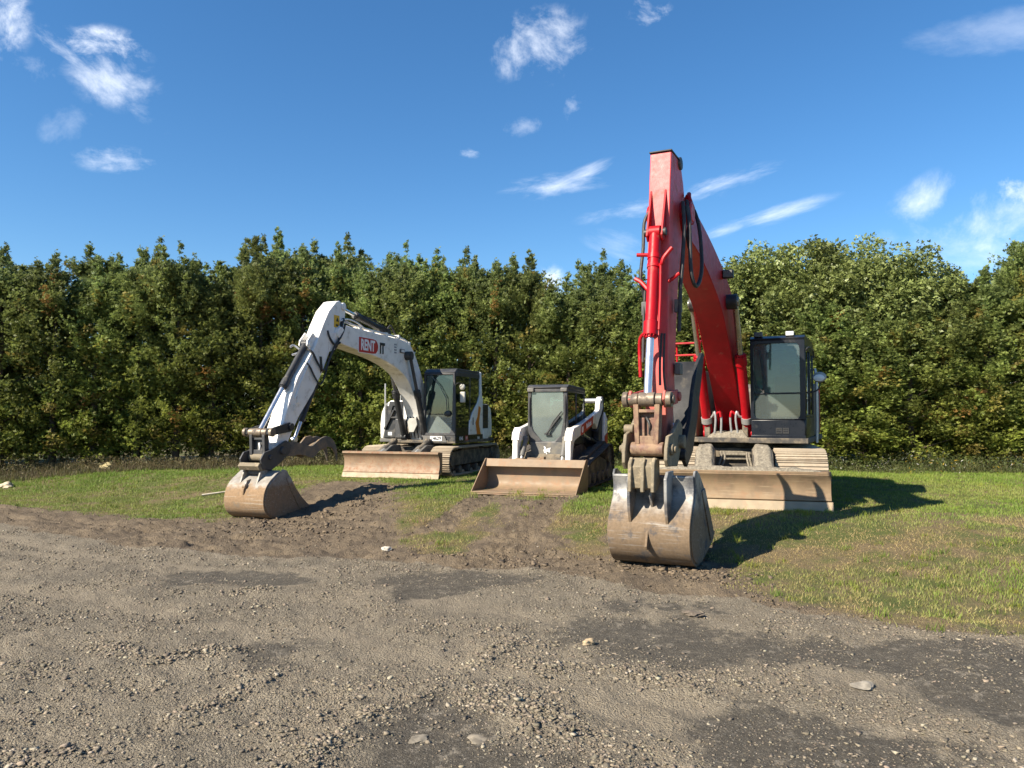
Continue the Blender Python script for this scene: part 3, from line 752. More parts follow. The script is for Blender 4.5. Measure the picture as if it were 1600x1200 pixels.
def trunk_mesh(H, r, limbs=10, reach=0.8):
    mb = MB()
    pts = [(0.03 * math.sin(i * 1.7), 0.03 * math.cos(i * 2.1), H * i / 7 - 0.15) for i in range(8)]
    for i in range(7): mb.cyl(pts[i], pts[i + 1], r * (1 - i / 7.6), r * (1 - (i + 1) / 7.6), 8)
    for k in range(limbs):
        h = H * (0.12 + 0.75 * k / limbs); a = k * 2.4; L = reach * (1 - h / H) + 0.15
        mb.cyl((0, 0, h), (math.cos(a) * L, math.sin(a) * L, h + L * 0.55), r * 0.3, r * 0.08, 6)
    o = mb.build('trunk', M['bark']); me = o.data; bpy.data.objects.remove(o)
    return me

PROTO = [(cedar_crown(7.0, 1.06 + 0.14 * (i % 3), i), trunk_mesh(6.3, 0.11, 12, 0.9)) for i in range(6)]
BROAD = [(broad_crown(7.0, 1.75, i), trunk_mesh(5.4, 0.15, 9, 1.6)) for i in range(2)]
SKY_X = [-150, 0, 60, 130, 175, 220, 260, 310, 380, 440, 500, 570, 630, 700, 760, 820, 865, 885, 920, 970, 1020, 1100, 1150, 1240, 1340, 1450, 1500, 1550, 1600, 1750]
SKY_Y = [385, 368, 392, 372, 400, 362, 395, 392, 385, 352, 392, 378, 385, 400, 402, 398, 440, 440, 410, 402, 410, 405, 385, 368, 362, 385, 400, 395, 355, 370]
def skyline(x, y):
    px = 800 + 1200 * x / y
    return 1.85 + (650 - np.interp(px, SKY_X, SKY_Y)) / 1200 * y - hz(x, y)

def plant(name, pair, x, y, s, sz, rot, label, cat, group):
    z = hz(x, y)
    t = empty(name, (x, y, z - 0.05), rot); t.scale = (s, s, sz)
    tag(t, label, cat, group)
    link_mesh('trunk', pair[1], t); link_mesh('crown', pair[0], t)
    return t

def section(x, y):
    px = 800 + 1200 * x / y
    if px < 330: return 'left'
    if px < 560: return 'white boom'
    if px < 790: return 'white cab'
    if px < 990: return 'loader'
    if px < 1300: return 'red'
    return 'right'
FRONT_L = {'left': 'dark cedar of the hedge front row left of the white excavator',
           'white boom': 'cedar of the hedge front row behind the white excavator arm',
           'white cab': 'cedar of the hedge front row behind the white excavator cab',
           'loader': 'cedar of the hedge front row behind the track loader',
           'red': 'cedar of the hedge front row behind the red excavator',
           'right': 'cedar of the hedge front row right of the red excavator'}
BACK_L = {k: v.replace('front row', 'back row').replace('cedar', 'taller cedar', 1).replace('dark taller', 'taller dark') for k, v in FRONT_L.items()}
x = -19.0; i = 0
while x < 19.0:
    xx = x + (random.random() - 0.5) * 0.4; yy = float(hedge_y(xx)) + (random.random() - 0.5) * 0.5
    Hh = float(skyline(xx, yy)) * (0.90 + 0.15 * random.random()); sc = section(xx, yy)
    if 1130 < 800 + 1200 * xx / yy < 1490: Hh *= 0.78
    plant('cedar_tree', PROTO[i % 6], xx, yy, 1.0 + 0.2 * random.random(), Hh / 7.0, random.random() * 6.28, FRONT_L[sc], 'tree', 'hedge cedars, ' + sc + ' stretch')
    x += 0.98 + 0.22 * random.random(); i += 1
x = -20.5; i = 3
while x < 20.5:
    xx = x + (random.random() - 0.5) * 0.5; yy = float(hedge_y(xx)) + 1.55 + random.random() * 0.6
    Hh = float(skyline(xx, yy)) * (0.92 + 0.16 * random.random()); sc = section(xx, yy)
    if 1130 < 800 + 1200 * xx / yy < 1490: Hh *= 0.9
    if 850 < 800 + 1200 * xx / yy < 900: Hh *= 0.93
    plant('cedar_tree', PROTO[(i * 5 + 2) % 6], xx, yy, 1.1 + 0.2 * random.random(), Hh / 7.0, random.random() * 6.28, BACK_L[sc], 'tree', 'hedge cedars, second row, ' + sc + ' stretch')
    x += 1.0 + 0.25 * random.random(); i += 1
for k, (xx, dy, lab) in enumerate(((6.5, 1.0, 'pale green broadleaf tree rising behind the red excavator boom'), (8.0, 1.1, 'broadleaf tree directly above the red excavator cab'),
                                   (9.5, 0.9, 'broadleaf tree above the hedge just right of the red excavator cab'), (10.8, 1.2, 'broadleaf tree at the middle of the right hand broadleaf clump'),
                                   (12.0, 1.0, 'broadleaf tree near the right end of the broadleaf clump'))):
    yy = float(hedge_y(xx)) + dy
    plant('broadleaf_tree', BROAD[k % 2], xx, yy, 1.1, float(skyline(xx, yy)) / 6.9, k * 1.9, lab, 'tree', 'broadleaf trees behind the hedge')

# ------------------------------------------------------------------ machine parts
def stadium(xf, xr, zc, r, n=14):
    p = []
    for i in range(n + 1):
        a = -math.pi / 2 + math.pi * i / n; p.append((xf + r * math.cos(a), zc + r * math.sin(a)))
    for i in range(n + 1):
        a = math.pi / 2 + math.pi * i / n; p.append((xr + r * math.cos(a), zc + r * math.sin(a)))
    return p
def resample(pts, pitch):
    P = [Vector((x, z)) for x, z in pts]; P.append(P[0]); L = [0]
    for a, b in zip(P[:-1], P[1:]): L.append(L[-1] + (b - a).length)
    n = max(8, round(L[-1] / pitch)); out = []
    for i in range(n):
        s = L[-1] * i / n
        k = max(j for j in range(len(L)) if L[j] <= s + 1e-9); k = min(k, len(P) - 2)
        f = (s - L[k]) / max(1e-9, L[k + 1] - L[k]); out.append(P[k].lerp(P[k + 1], f))
    return out, L[-1] / n
def track(parent, yc, w, path, pitch, mat, thick=0.035, bars=3, barh=0.022):
    C, pt = resample(path, pitch); n = len(C); mb = MB()
    for i in range(n):
        a, b = C[i], C[(i + 1) % n]; t = (b - a).normalized(); nr = Vector((t.y, -t.x)); mid = (a + b) / 2
        def slab(l0, l1, h0, h1, w0):
            q = [mid + t * l0 + nr * h0, mid + t * l1 + nr * h0, mid + t * l1 + nr * h1, mid + t * l0 + nr * h1]
            mb.prism([(v.x, v.y) for v in q], yc - w0 / 2, yc + w0 / 2)
        slab(-pt * 0.47, pt * 0.47, -0.0, thick, w)
        for k in range(bars):
            c = (-0.36 + 0.72 * k / max(1, bars - 1)) * pt if bars > 1 else 0
            slab(c - pt * 0.055, c + pt * 0.055, thick, thick + barh, w * 0.985)
        slab(-pt * 0.5, pt * 0.5, -0.06, -0.0, w * 0.28)
    return mb.build('track', mat, parent, bevel=0.004, seg=1)

def mound(parent, x0, x1, y0, y1, zf, h, mat, name='caked_mud', nx=16, ny=16, seed=0):
    gx, gy = np.meshgrid(np.linspace(0, 1, nx), np.linspace(0, 1, ny), indexing='ij')
    X = x0 + (x1 - x0) * gx; Y = y0 + (y1 - y0) * gy
    e = np.minimum(np.minimum(gx, 1 - gx), np.minimum(gy, 1 - gy)); e = np.clip(e * 6, 0, 1)
    Z = np.vectorize(zf)(X) + h * e * (0.35 + 0.9 * fbm(X * 6 + seed, Y * 6, 3, seed)) + 0.022 * e * fbm(X * 40, Y * 40, 2, seed + 5) - 0.012 * (1 - e)
    i, j = np.meshgrid(np.arange(nx - 1), np.arange(ny - 1), indexing='ij')
    F = np.c_[(i * ny + j).ravel(), ((i + 1) * ny + j).ravel(), ((i + 1) * ny + j + 1).ravel(), (i * ny + j + 1).ravel()]
    return link_mesh(name, fast_mesh(name, np.c_[X.ravel(), Y.ravel(), Z.ravel()], F, mat, smooth=True), parent)

def bezel(poly, s):                                            # polygon shrunk towards its centre
    cx = sum(p[0] for p in poly) / len(poly); cy = sum(p[1] for p in poly) / len(poly)
    return [(cx + (p[0] - cx) * s, cy + (p[1] - cy) * s) for p in poly]

def cylinder_ram(parent, p0, p1, split, rb, rr, mb_mat, rod_mat, name='hydraulic_cylinder', collar=True, y2=None):
    """barrel from p0 to the split, rod on to p1"""
    a = Vector(p0); b = Vector(p1); c = a.lerp(b, split); d = (b - a).normalized()
    mb = MB().cyl(a, c, rb, n=20)
    if collar:
        mb.cyl(c - d * 0.16, c + d * 0.02, rb * 1.22, n=20); mb.cyl(c + d * 0.02, c + d * 0.055, rb * 0.95, n=20)
        for k in range(12):
            u = d.orthogonal().normalized(); w = d.cross(u); an = 2 * math.pi * k / 12
            q = c + (u * math.cos(an) + w * math.sin(an)) * rb * 1.08
            mb.cyl(q + d * 0.015, q + d * 0.04, rb * 0.13, n=6)
    mb.cyl((a.x, a.y - rb * 0.95, a.z), (a.x, a.y + rb * 0.95, a.z), rb * 1.1, n=16)
    o = mb.build(name, mb_mat, parent, bevel=0.004, seg=1)
    m2 = MB().cyl(c - d * 0.02, b, rr, n=20); m2.cyl((b.x, b.y - rb * 0.8, b.z), (b.x, b.y + rb * 0.8, b.z), rr * 1.55, n=16)
    m2.build('piston_rod', rod_mat, o)
    return o

def undercarriage(root, rot, xf, xr, r, yt, w, zbody, blade, arms, shoe, matb, name='undercarriage'):
    mb = MB()
    mb.box(xr * 0.45, xf * 0.5, -yt + w * 0.35, yt - w * 0.35, r * 0.75, zbody - 0.12)
    for s in (-1, 1):
        y = s * yt
        mb.prism([(xf * 0.94, r * 0.7), (xf * 0.88, r * 1.55), (xf * 0.3, r * 1.72), (xr * 0.3, r * 1.72), (xr * 0.88, r * 1.5), (xr * 0.9, r * 0.7)], y - w * 0.26, y + w * 0.30)
        mb.prism([(xf * 0.55, r * 1.0), (xf * 0.35, r * 1.6), (xr * 0.3, r * 1.6), (xr * 0.5, r * 1.0)], min(y, s * 0.35), max(y, s * 0.35))
        for k in range(6):
            x = xr * 0.78 + (xf * 0.78 - xr * 0.78) * k / 5
            mb.cyl((x, y - w * 0.30, r * 0.38), (x, y + w * 0.34, r * 0.38), r * 0.27, n=14)
        for x in (xf * 0.4, xr * 0.4): mb.cyl((x, y - w * 0.2, r * 1.82), (x, y + w * 0.33, r * 1.82), r * 0.13, n=12)
    u = mb.build(name, M['frame'], root, bevel=0.012)
    u.rotation_euler = (0, 0, rot)
    for s in (-1, 1):
        track(u, s * yt, w, stadium(xf - r, xr + r, r, r - 0.055), shoe, matb)
        for nm, x in (('idler_wheel', xf - r), ('drive_sprocket', xr + r)):
            m = MB().cyl((x, s * yt - w * 0.2, r), (x, s * yt + w * 0.34, r), r * 0.72, n=22).cyl((x, s * yt - w * 0.22, r), (x, s * yt + w * 0.40, r), r * 0.34, n=16)
            for k in range(10):
                a = 2 * math.pi * k / 10
                m.cyl((x + r * 0.52 * math.cos(a), s * yt + w * 0.34, r + r * 0.52 * math.sin(a)), (x + r * 0.52 * math.cos(a), s * yt + w * 0.37, r + r * 0.52 * math.sin(a)), r * 0.05, n=6)
            m.build(nm, M['frame'], u, bevel=0.008)
    return u

# ================================================================== red excavator
def red_excavator():
    root = empty('red_excavator', (4.45, 15.2, 0.33), -R(90 + 25.5))
    tag(root, 'tall red excavator with black cab, worn bucket and clay stained dozer blade', 'excavator')
    u = undercarriage(root, R(9.5), 2.15, -2.25, 0.475, 1.02, 0.84, 1.05, None, None, 0.19, M['tracksteel'])
    # slew ring under the house
    m = MB().cyl((0, 0, 0.86), (0, 0, 1.04), 0.66, n=36)
    for k in range(28):
        a = 2 * math.pi * k / 28; m.cyl((0.69 * math.cos(a), 0.69 * math.sin(a), 0.88), (0.69 * math.cos(a), 0.69 * math.sin(a), 0.93), 0.022, n=6)
    m.build('slew_ring', M['frame'], root, bevel=0.006)
    # dozer blade
    prof = catmull([(2.60, 0.60), (2.545, 0.50), (2.515, 0.38), (2.525, 0.25), (2.58, 0.14)], 4)
    b = MB().shell(prof, 0.05, -1.50, 1.42)
    b.box(2.44, 2.63, -1.50, 1.42, 0.585, 0.625)
    b.mat(1).prism([(2.585, 0.145), (2.675, -0.01), (2.70, 0.0), (2.62, 0.145)], -1.52, 1.44)
    b.mat(0)
    for y in (-1.505, 1.395): b.prism([(2.42, 0.62), (2.60, 0.60), (2.53, 0.4), (2.53, 0.25), (2.60, 0.12), (2.42, 0.12)], y, y + 0.03)
    for y in (-0.95, -0.3, 0.35, 1.0): b.prism([(2.2, 0.25), (2.5, 0.55), (2.5, 0.15)], y, y + 0.03)
    bl = b.build('dozer_blade', [M['blade'], M['edge']], u, bevel=0.006)
    mound(u, 2.36, 2.63, -1.46, 1.38, lambda x: 0.622, 0.055, M['mud'], nx=12, ny=90, seed=3)
    # push arms loaded with gravel mud
    for y0 in (-0.72, 0.24):
        a = MB().prism2([(1.05, 0.55), (1.25, 0.93), (1.95, 0.93), (2.5, 0.60), (2.5, 0.2), (1.8, 0.45)], y0, [(1.05, 0.55), (1.25, 0.93), (1.95, 0.93), (2.5, 0.60), (2.5, 0.2), (1.8, 0.45)], y0 + 0.33)
        ar = a.build('push_arm', M['frame'], u, bevel=0.015)
        mound(u, 1.22, 2.54, y0 + 0.005, y0 + 0.325, lambda x: 0.93 if x < 1.95 else 0.93 - (x - 1.95) * 0.62, 0.075, M['mud'], nx=44, ny=14, seed=int(y0 * 9) + 20)
    # clay and gravel packed between the arms
    mound(u, 1.0, 2.4, -0.36, 0.22, lambda x: 0.50 - 0.03 * x, 0.12, M['mud'], nx=26, ny=14, seed=8)
    t = MB()
    for y in (-0.30, 0.20):
        t.tube([(1.35, y, 0.86), (1.62, y * 0.95, 0.80), (1.72, y * 1.15, 0.62), (1.95, y * 1.3, 0.50)], 0.018); t.tube([(1.35, y * 0.8, 0.86), (1.64, y * 0.75, 0.78), (1.75, y * 0.95, 0.60), (1.95, y * 1.1, 0.5)], 0.018)
    t.build('blade_hose', M['mud'], u)
    t = MB()
    t.box(0.75, 1.15, -0.32, 0.24, 0.72, 0.88); t.box(0.78, 1.2, -0.30, 0.22, 0.80, 0.84)
    t.build('cross_member', M['mud'], u, bevel=0.01)
    # house deck
    d = MB().prismz([(1.30, -0.5), (1.30, 0.42), (1.38, 0.42), (1.38, 1.42), (-2.3, 1.42), (-2.6, 1.1), (-2.75, 0), (-2.6, -1.1), (-2.3, -1.42), (1.2, -1.42), (1.2, -0.5)], 1.035, 1.13)
    d.box(-0.5, 1.18, -0.40, -0.30, 1.13, 1.55).box(-0.5, 1.18, 0.28, 0.38, 1.13, 1.55)
    d.build('house_deck', M['frame'], root, bevel=0.012)
    mound(root, 0.75, 1.30, -0.34, 0.40, lambda x: 1.13, 0.12, M['mud'], nx=20, ny=26, seed=31)
    # engine hood, counterweight
    h = MB().prism([(-0.65, 1.13), (-0.65, 2.05), (-0.9, 2.18), (-2.0, 2.18), (-2.15, 2.05), (-2.15, 1.13)], -1.38, 1.38)
    hd = h.build('engine_hood', M['greyd'], root, bevel=0.04)
    MB().cyl((-1.2, -0.8, 2.15), (-1.2, -0.8, 2.45), 0.06).build('exhaust_pipe', M['black'], hd)
    cw = [(-2.17, -1.40), (-2.17, 1.40), (-2.45, 1.34), (-2.72, 0.9), (-2.82, 0.0), (-2.72, -0.9), (-2.45, -1.34)]
    MB().prismz(cw, 1.13, 2.12).build('counterweight', M['red'], root, bevel=0.06, seg=3)
    # fuel tank and tool box on the right hand side of the machine, dusty, with a handrail
    ft = MB().prism([(1.12, 1.13), (1.12, 1.50), (0.55, 2.30), (0.35, 2.42), (-0.62, 2.42), (-0.62, 1.13)], -1.38, -0.56).build('fuel_tank', M['blade'], root, bevel=0.03)
    MB().box(0.1, 0.45, -1.30, -0.60, 2.43, 2.50).build('tank_cap', M['greyd'], ft, bevel=0.01)
    st = MB().box(1.125, 1.135, -0.88, -0.70, 1.28, 1.42); st.build('warning_sticker', M['paleyellow'], ft)
    r = MB()
    for y in (-1.30, -0.62): r.tube([(0.50, y, 2.35), (0.50, y, 2.88), (0.35, y, 3.0), (-0.4, y, 3.0), (-0.5, y, 2.9), (-0.5, y, 2.4)], 0.022)
    r.tube([(0.5, -1.30, 2.72), (0.5, -0.62, 2.72)], 0.02); r.tube([(0.45, -1.30, 2.96), (0.45, -0.62, 2.96)], 0.02)
    r.build('handrail', M['red'], root)
    # ---- cab
    c = MB()
    x0, x1, y0, y1, z0, z1 = -0.52, 1.36, 0.46, 1.38, 1.12, 2.95
    c.box(x0, x1, y0, y1, z0, z0 + 0.06)
    c.prism([(x0, 2.84), (x1 - 0.01, 2.84), (x1 + 0.01, 2.90), (x1 - 0.12, z1), (x0 + 0.1, z1), (x0, 2.90)], y0, y1)          # roof
    # front frame: ring round the windscreen
    outer = [(y0, z0 + 0.34), (y1, z0 + 0.34), (y1, 2.86), (y0, 2.86)]
    inner = [(y0 + 0.055, 1.47), (y1 - 0.085, 1.47), (y1 - 0.085, 2.81), (y0 + 0.055, 2.81)]
    def rnd(q, rr):
        out = []
        n = len(q)
        for i in range(n):
            p = Vector(q[i]); a = (Vector(q[i - 1]) - p).normalized(); b = (Vector(q[(i + 1) % n]) - p).normalized()
            for k in range(4):
                f = k / 3; out.append(tuple(p + a * rr * (1 - f) ** 2 + b * rr * f ** 2))
        return out
    c.frame4(rnd(outer, 0.02), rnd(inner, 0.10), x1 - 0.07, x1)
    c.box(x0, x0 + 0.07, y0, y0 + 0.08, 1.2, 2.85).box(x0, x0 + 0.07, y1 - 0.08, y1, 1.2, 2.85)
    c.box(0.30, 0.36, y1 - 0.06, y1 - 0.005, 1.2, 2.85)
    c.box(x0 + 0.07, x1 - 0.07, y0, y0 + 0.04, 1.15, 1.62)
    c.box(x0 + 0.07, x1 - 0.07, y0, y0 + 0.04, 2.76, 2.85).box(x0 + 0.07, x1 - 0.07, y1 - 0.04, y1, 2.76, 2.85)
    c.box(x0, x0 + 0.05, y0 + 0.08, y1 - 0.08, 1.2, 1.9)
    cab = c.build('cab', M['cabblack'], root, bevel=0.018, seg=3)
    MB().prismx([(y0 + 0.005, z0 + 0.0), (y1 - 0.04, z0 + 0.0), (y1 - 0.005, z0 + 0.05), (y1 - 0.005, z0 + 0.335), (y0 + 0.005, z0 + 0.335)], x1 - 0.10, x1 - 0.015).build('front_panel', M['cabblack'], cab, bevel=0.015)
    v = MB()
    for yy in (0.885, 1.00):
        v.frame4([(yy, 1.21), (yy + 0.10, 1.21), (yy + 0.10, 1.31), (yy, 1.31)], [(yy + 0.008, 1.218), (yy + 0.092, 1.218), (yy + 0.092, 1.302), (yy + 0.008, 1.302)], x1 - 0.015, x1 - 0.004)
        for k in range(3): v.box(x1 - 0.015, x1 - 0.006, yy + 0.01, yy + 0.09, 1.228 + k * 0.028, 1.240 + k * 0.028)
    v.build('vent_grille', M['rubber'], cab)
    MB().box(x1 - 0.045, x1 - 0.037, y0 + 0.05, y1 - 0.08, 1.935, 2.815).build('windscreen', M['glass'], cab)
    MB().box(x1 - 0.045, x1 - 0.037, y0 + 0.05, y1 - 0.08, 1.465, 1.905).build('lower_windscreen', M['glass'], cab)
    MB().box(x1 - 0.055, x1 - 0.025, y0 + 0.05, y1 - 0.08, 1.905, 1.935).build('windscreen_bar', M['cabblack'], cab, bevel=0.005)
    MB().box(x0 + 0.07, x1 - 0.07, y0 + 0.015, y0 + 0.022, 1.62, 2.76).build('side_window', M['glass'], cab)
    MB().box(x0 + 0.02, x0 + 0.028, y0 + 0.08, y1 - 0.08, 1.9, 2.84).build('rear_window', M['glass'], cab)
    # door
    dr = MB()
    def sidering(xa, xb, za, zb, t, ya, yb):
        dr.box(xa, xb, ya, yb, za, za + t).box(xa, xb, ya, yb, zb - t, zb).box(xa, xa + t, ya, yb, za + t, zb - t).box(xb - t, xb, ya, yb, za + t, zb - t)
    sidering(0.37, x1 - 0.075, 1.50, 2.75, 0.05, y1 - 0.045, y1 + 0.008); sidering(x0 + 0.07, 0.29, 1.50, 2.75, 0.05, y1 - 0.045, y1 + 0.004)
    dr.box(x0 + 0.07, x1 - 0.075, y1 - 0.05, y1 + 0.006, z0 + 0.06, 1.498)
    door = dr.build('cab_door', M['cabblack'], cab, bevel=0.012)
    MB().box(0.42, x1 - 0.125, y1 - 0.02, y1 - 0.013, 1.55, 2.70).build('door_window', M['glassd'], cab)
    MB().box(x0 + 0.12, 0.24, y1 - 0.02, y1 - 0.013, 1.55, 2.70).build('rear_side_window', M['glassd'], cab)
    MB().box(0.46, 0.60, y1 + 0.008, y1 + 0.03, 1.78, 1.83).build('door_handle', M['black'], cab, bevel=0.006)
    # mirror on its arm, silver grab rail, rail over the door
    g = MB().tube([(x1 - 0.03, y1 + 0.01, 2.66), (x1 - 0.03, y1 + 0.06, 2.72), (0.95, y1 + 0.08, 2.72), (0.62, y1 + 0.09, 2.70), (0.56, y1 + 0.09, 2.58)], 0.014)
    g.build('grab_rail', M['black'], cab)
    MB().tube([(-0.50, y1 + 0.05, 1.0), (-0.50, y1 + 0.06, 1.5), (-0.50, y1 + 0.06, 2.2), (-0.52, y1 + 0.03, 2.45)], 0.028, smooth=3).build('grab_rail', M['silver'], cab)
    mi = MB().ellipsoid((0.35, y1 + 0.17, 2.24), (0.05, 0.125, 0.10)); mi.build('mirror', M['mirror'], cab)
    MB().tube([(0.35, y1, 1.95), (0.33, y1 + 0.15, 2.02), (0.34, y1 + 0.17, 2.2)], 0.014).build('mirror_arm', M['black'], cab)
    MB().ellipsoid((0.402, y1 + 0.165, 2.225), (0.008, 0.10, 0.065)).build('mirror_glass', M['lampglass'], cab)
    for y, mt in ((y0 + 0.06, M['greyd']), (y0 + 0.60, M['lampglass'])):
        l = MB().box(x1 - 0.16, x1 - 0.06, y, y + 0.145, z1 - 0.012, z1 + 0.075).build('work_light', M['greyd'], cab, bevel=0.01)
        MB().box(x1 - 0.065, x1 - 0.052, y + 0.008, y + 0.137, z1 - 0.004, z1 + 0.066).build('lamp_lens', mt, cab, bevel=0.004)
    MB().tube([(x1 + 0.01, y0 + 0.02, 2.50), (x1 + 0.015, y0 + 0.06, 2.3), (x1 + 0.015, y0 + 0.10, 2.05), (x1 + 0.015, y0 + 0.235, 1.94)], 0.008, smooth=1).tube(
        [(x1 + 0.012, y0 + 0.225, 1.93), (x1 + 0.012, y0 + 0.25, 2.15), (x1 + 0.012, y0 + 0.215, 2.32), (x1 + 0.012, y0 + 0.16, 2.70)], 0.012).build('wiper', M['rubber'], cab)
    s = MB().box(-0.30, 0.25, 0.68, 1.18, 1.55, 1.70).prism([(-0.30, 1.68), (-0.12, 1.68), (-0.28, 2.32), (-0.42, 2.32)], 0.68, 1.18).prism([(-0.40, 2.34), (-0.28, 2.34), (-0.30, 2.56), (-0.42, 2.56)], 0.79, 1.07)
    s.build('seat', M['seat'], cab, bevel=0.04, seg=3)
    s = MB()
    for y in (0.60, 1.24): s.box(-0.1, 0.4, y - 0.05, y + 0.05, 1.5, 1.82).tube([(0.36, y, 1.8), (0.42, y, 2.0)], 0.02)
    for y in (0.85, 1.0): s.tube([(0.9, y, 1.2), (0.95, y, 1.6)], 0.018)
    s.build('control_lever', M['interior'], cab, bevel=0.01)
    # ---- boom
    top = [(0.02, 1.34), (0.10, 1.75), (0.44, 2.40), (0.90, 3.02), (1.36, 3.42), (2.0, 3.76), (2.8, 4.03), (3.8, 4.27), (4.85, 4.44), (5.25, 4.40)]
    bot = [(5.42, 4.16), (5.20, 3.98), (4.4, 3.84), (3.6, 3.61), (3.0, 3.38), (2.5, 3.08), (1.98, 2.62), (1.46, 2.11), (0.95, 1.61), (0.46, 1.17), (0.14, 1.15)]
    prof = catmull(top, 3) + catmull(bot, 3)
    w = 0.228
    bo = MB().prism(prof, -w, w)
    bo.cyl((0.25, -0.34, 1.32), (0.25, 0.34, 1.32), 0.15, n=20)
    bo.cyl((5.28, -0.30, 4.27), (5.28, 0.30, 4.27), 0.16, n=20)
    boom = bo.build('boom', M['red'], root, bevel=0.012)
    for s in (-1, 1):
        MB().cyl((2.30, s * 0.22, 3.46), (2.30, s * 0.40, 3.46), 0.13, n=20).build('cylinder_boss', M['black'], boom)
    t = MB()
    for s in (0.10, 0.16): t.tube([(0.95, s, 3.10), (1.40, s, 3.50), (2.0, s, 3.83), (2.8, s, 4.10), (4.2, s, 4.39), (4.75, s, 4.49)], 0.022)
    t.tube([(0.90, -0.12, 3.08), (1.40, -0.12, 3.50), (2.4, -0.12, 3.96), (3.6, -0.12, 4.26)], 0.022)
    t.build('boom_pipe', M['red'], boom)
    # lamp on the side of the boom
    l = MB().box(2.62, 2.72, 0.23, 0.40, 3.80, 3.94).build('work_light', M['black'], boom, bevel=0.012)
    MB().box(2.72, 2.732, 0.245, 0.385, 3.815, 3.925).build('lamp_lens', M['greyd'], boom)
    # boom rams either side of the boom
    for s in (-1, 1):
        cylinder_ram(root, (1.02, s * 0.36, 1.20), (2.30, s * 0.36, 3.46), 0.60, 0.085, 0.05, M['red'], M['rod2'], 'boom_cylinder')
        hs = MB().tube([(1.16, s * 0.36, 1.48), (1.22, s * 0.20, 1.52), (1.24, s * 0.11, 1.60), (1.24, s * 0.08, 1.46), (1.2, s * 0.10, 1.15)], 0.02)
        hs.tube([(1.16, s * 0.36, 1.48), (1.24, s * 0.24, 1.52), (1.26, s * 0.20, 1.60), (1.26, s * 0.18, 1.44), (1.2, s * 0.22, 1.12)], 0.02); hs.cyl((1.14, s * 0.36, 1.40), (1.19, s * 0.36, 1.50), 0.10)
        hs.build('boom_hose', M['silver'], root)
        MB().tube([(1.16, s * 0.36, 1.49), (1.23, s * 0.2, 1.53), (1.26, s * 0.11, 1.60), (1.26, s * 0.085, 1.50)], 0.024).build('hose_elbow', M['red'], root)
    # arm ram over the boom
    cylinder_ram(root, (2.35, 0, 4.05), (5.36, 0, 4.86), 0.56, 0.085, 0.05, M['red'], M['chrome'], 'arm_cylinder')
    # ---- arm
    ap = [(5.84, 4.97), (5.90, 4.6), (5.96, 4.15), (6.08, 3.0), (6.15, 1.95), (6.20, 1.32), (6.16, 1.10), (6.02, 1.04), (5.92, 1.14), (5.86, 1.6), (5.72, 2.35),
          (5.52, 3.3), (5.24, 3.98), (5.08, 4.22), (5.10, 4.50), (5.18, 4.72), (5.28, 4.88), (5.38, 4.97)]
    a = MB().prism(ap, -0.125, 0.155)
    a.cyl((5.28, -0.31, 4.27), (5.28, 0.31, 4.27), 0.125, n=20)
    a.cyl((6.05, -0.22, 1.20), (6.05, 0.22, 1.20), 0.15, n=20)
    arm = a.build('arm', M['red_worn'], root, bevel=0.012)
    q = MB().box(5.36, 5.865, -0.135, 0.165, 4.97, 4.99).cyl((5.40, -0.15, 4.93), (5.40, 0.185, 4.93), 0.085, n=18)
    q.build('arm_end_cap', M['black'], arm, bevel=0.006)
    # clevis blades carrying the bucket ram on the front of the arm
    for s in (-1, 1):
        MB().prism2([(5.87, 4.58), (5.92, 3.86), (6.10, 3.74), (6.16, 3.81), (6.10, 3.98)], s * 0.095 - 0.014, [(5.87, 4.58), (5.92, 3.86), (6.10, 3.74), (6.16, 3.81), (6.10, 3.98)], s * 0.095 + 0.014).build('clevis_plate', M['red'], arm, bevel=0.006)
    MB().cyl((6.09, -0.14, 3.86), (6.09, 0.14, 3.86), 0.05).build('clevis_pin', M['black'], arm)
    cyl = cylinder_ram(root, (6.09, 0, 3.86), (6.52, 0, 1.72), 0.62, 0.076, 0.05, M['red'], M['chrome'], 'bucket_cylinder')
    e = MB()
    e.tube([(6.16, -0.06, 3.56), (6.18, -0.22, 3.57)], 0.024).tube([(6.18, 0.06, 3.40), (6.22, 0.11, 3.42), (6.22, 0.14, 3.50), (6.20, 0.24, 3.62)], 0.026)
    e.tube([(6.22, -0.06, 3.10), (6.18, -0.17, 3.22), (6.16, -0.25, 3.27)], 0.026).tube([(6.06, 0.155, 3.22), (6.04, 0.29, 3.32)], 0.024)
    e.tube([(6.22, 0.10, 3.42), (6.26, 0.10, 3.0), (6.36, 0.105, 2.58)], 0.018, smooth=1)
    e.tube([(6.38, -0.06, 2.55), (6.36, -0.13, 2.48), (6.34, -0.145, 2.3), (6.36, -0.13, 2.0)], 0.022)
    e.cyl((6.145, 0, 3.56), (6.16, 0, 3.50), 0.087, n=20).cyl((6.17, 0, 3.43), (6.185, 0, 3.38), 0.087, n=20)
    e.build('ram_pipe', M['red'], cyl)
    hb = MB()
    hb.tube([(5.80, -0.15, 4.22), (5.86, -0.21, 4.05), (5.95, -0.20, 3.7), (6.08, -0.20, 3.3), (6.02, -0.17, 3.05)], 0.022)
    hb.tube([(5.55, 0.28, 4.30), (5.62, 0.33, 4.0), (5.68, 0.36, 3.4), (5.55, 0.40, 3.22), (5.30, 0.42, 3.5), (5.12, 0.36, 4.05), (5.02, 0.27, 4.36), (4.92, 0.16, 4.47)], 0.026)
    hb.tube([(5.60, 0.24, 4.35), (5.70, 0.28, 4.0), (5.78, 0.27, 3.5), (5.85, 0.26, 3.2), (5.88, 0.24, 2.6)], 0.026)
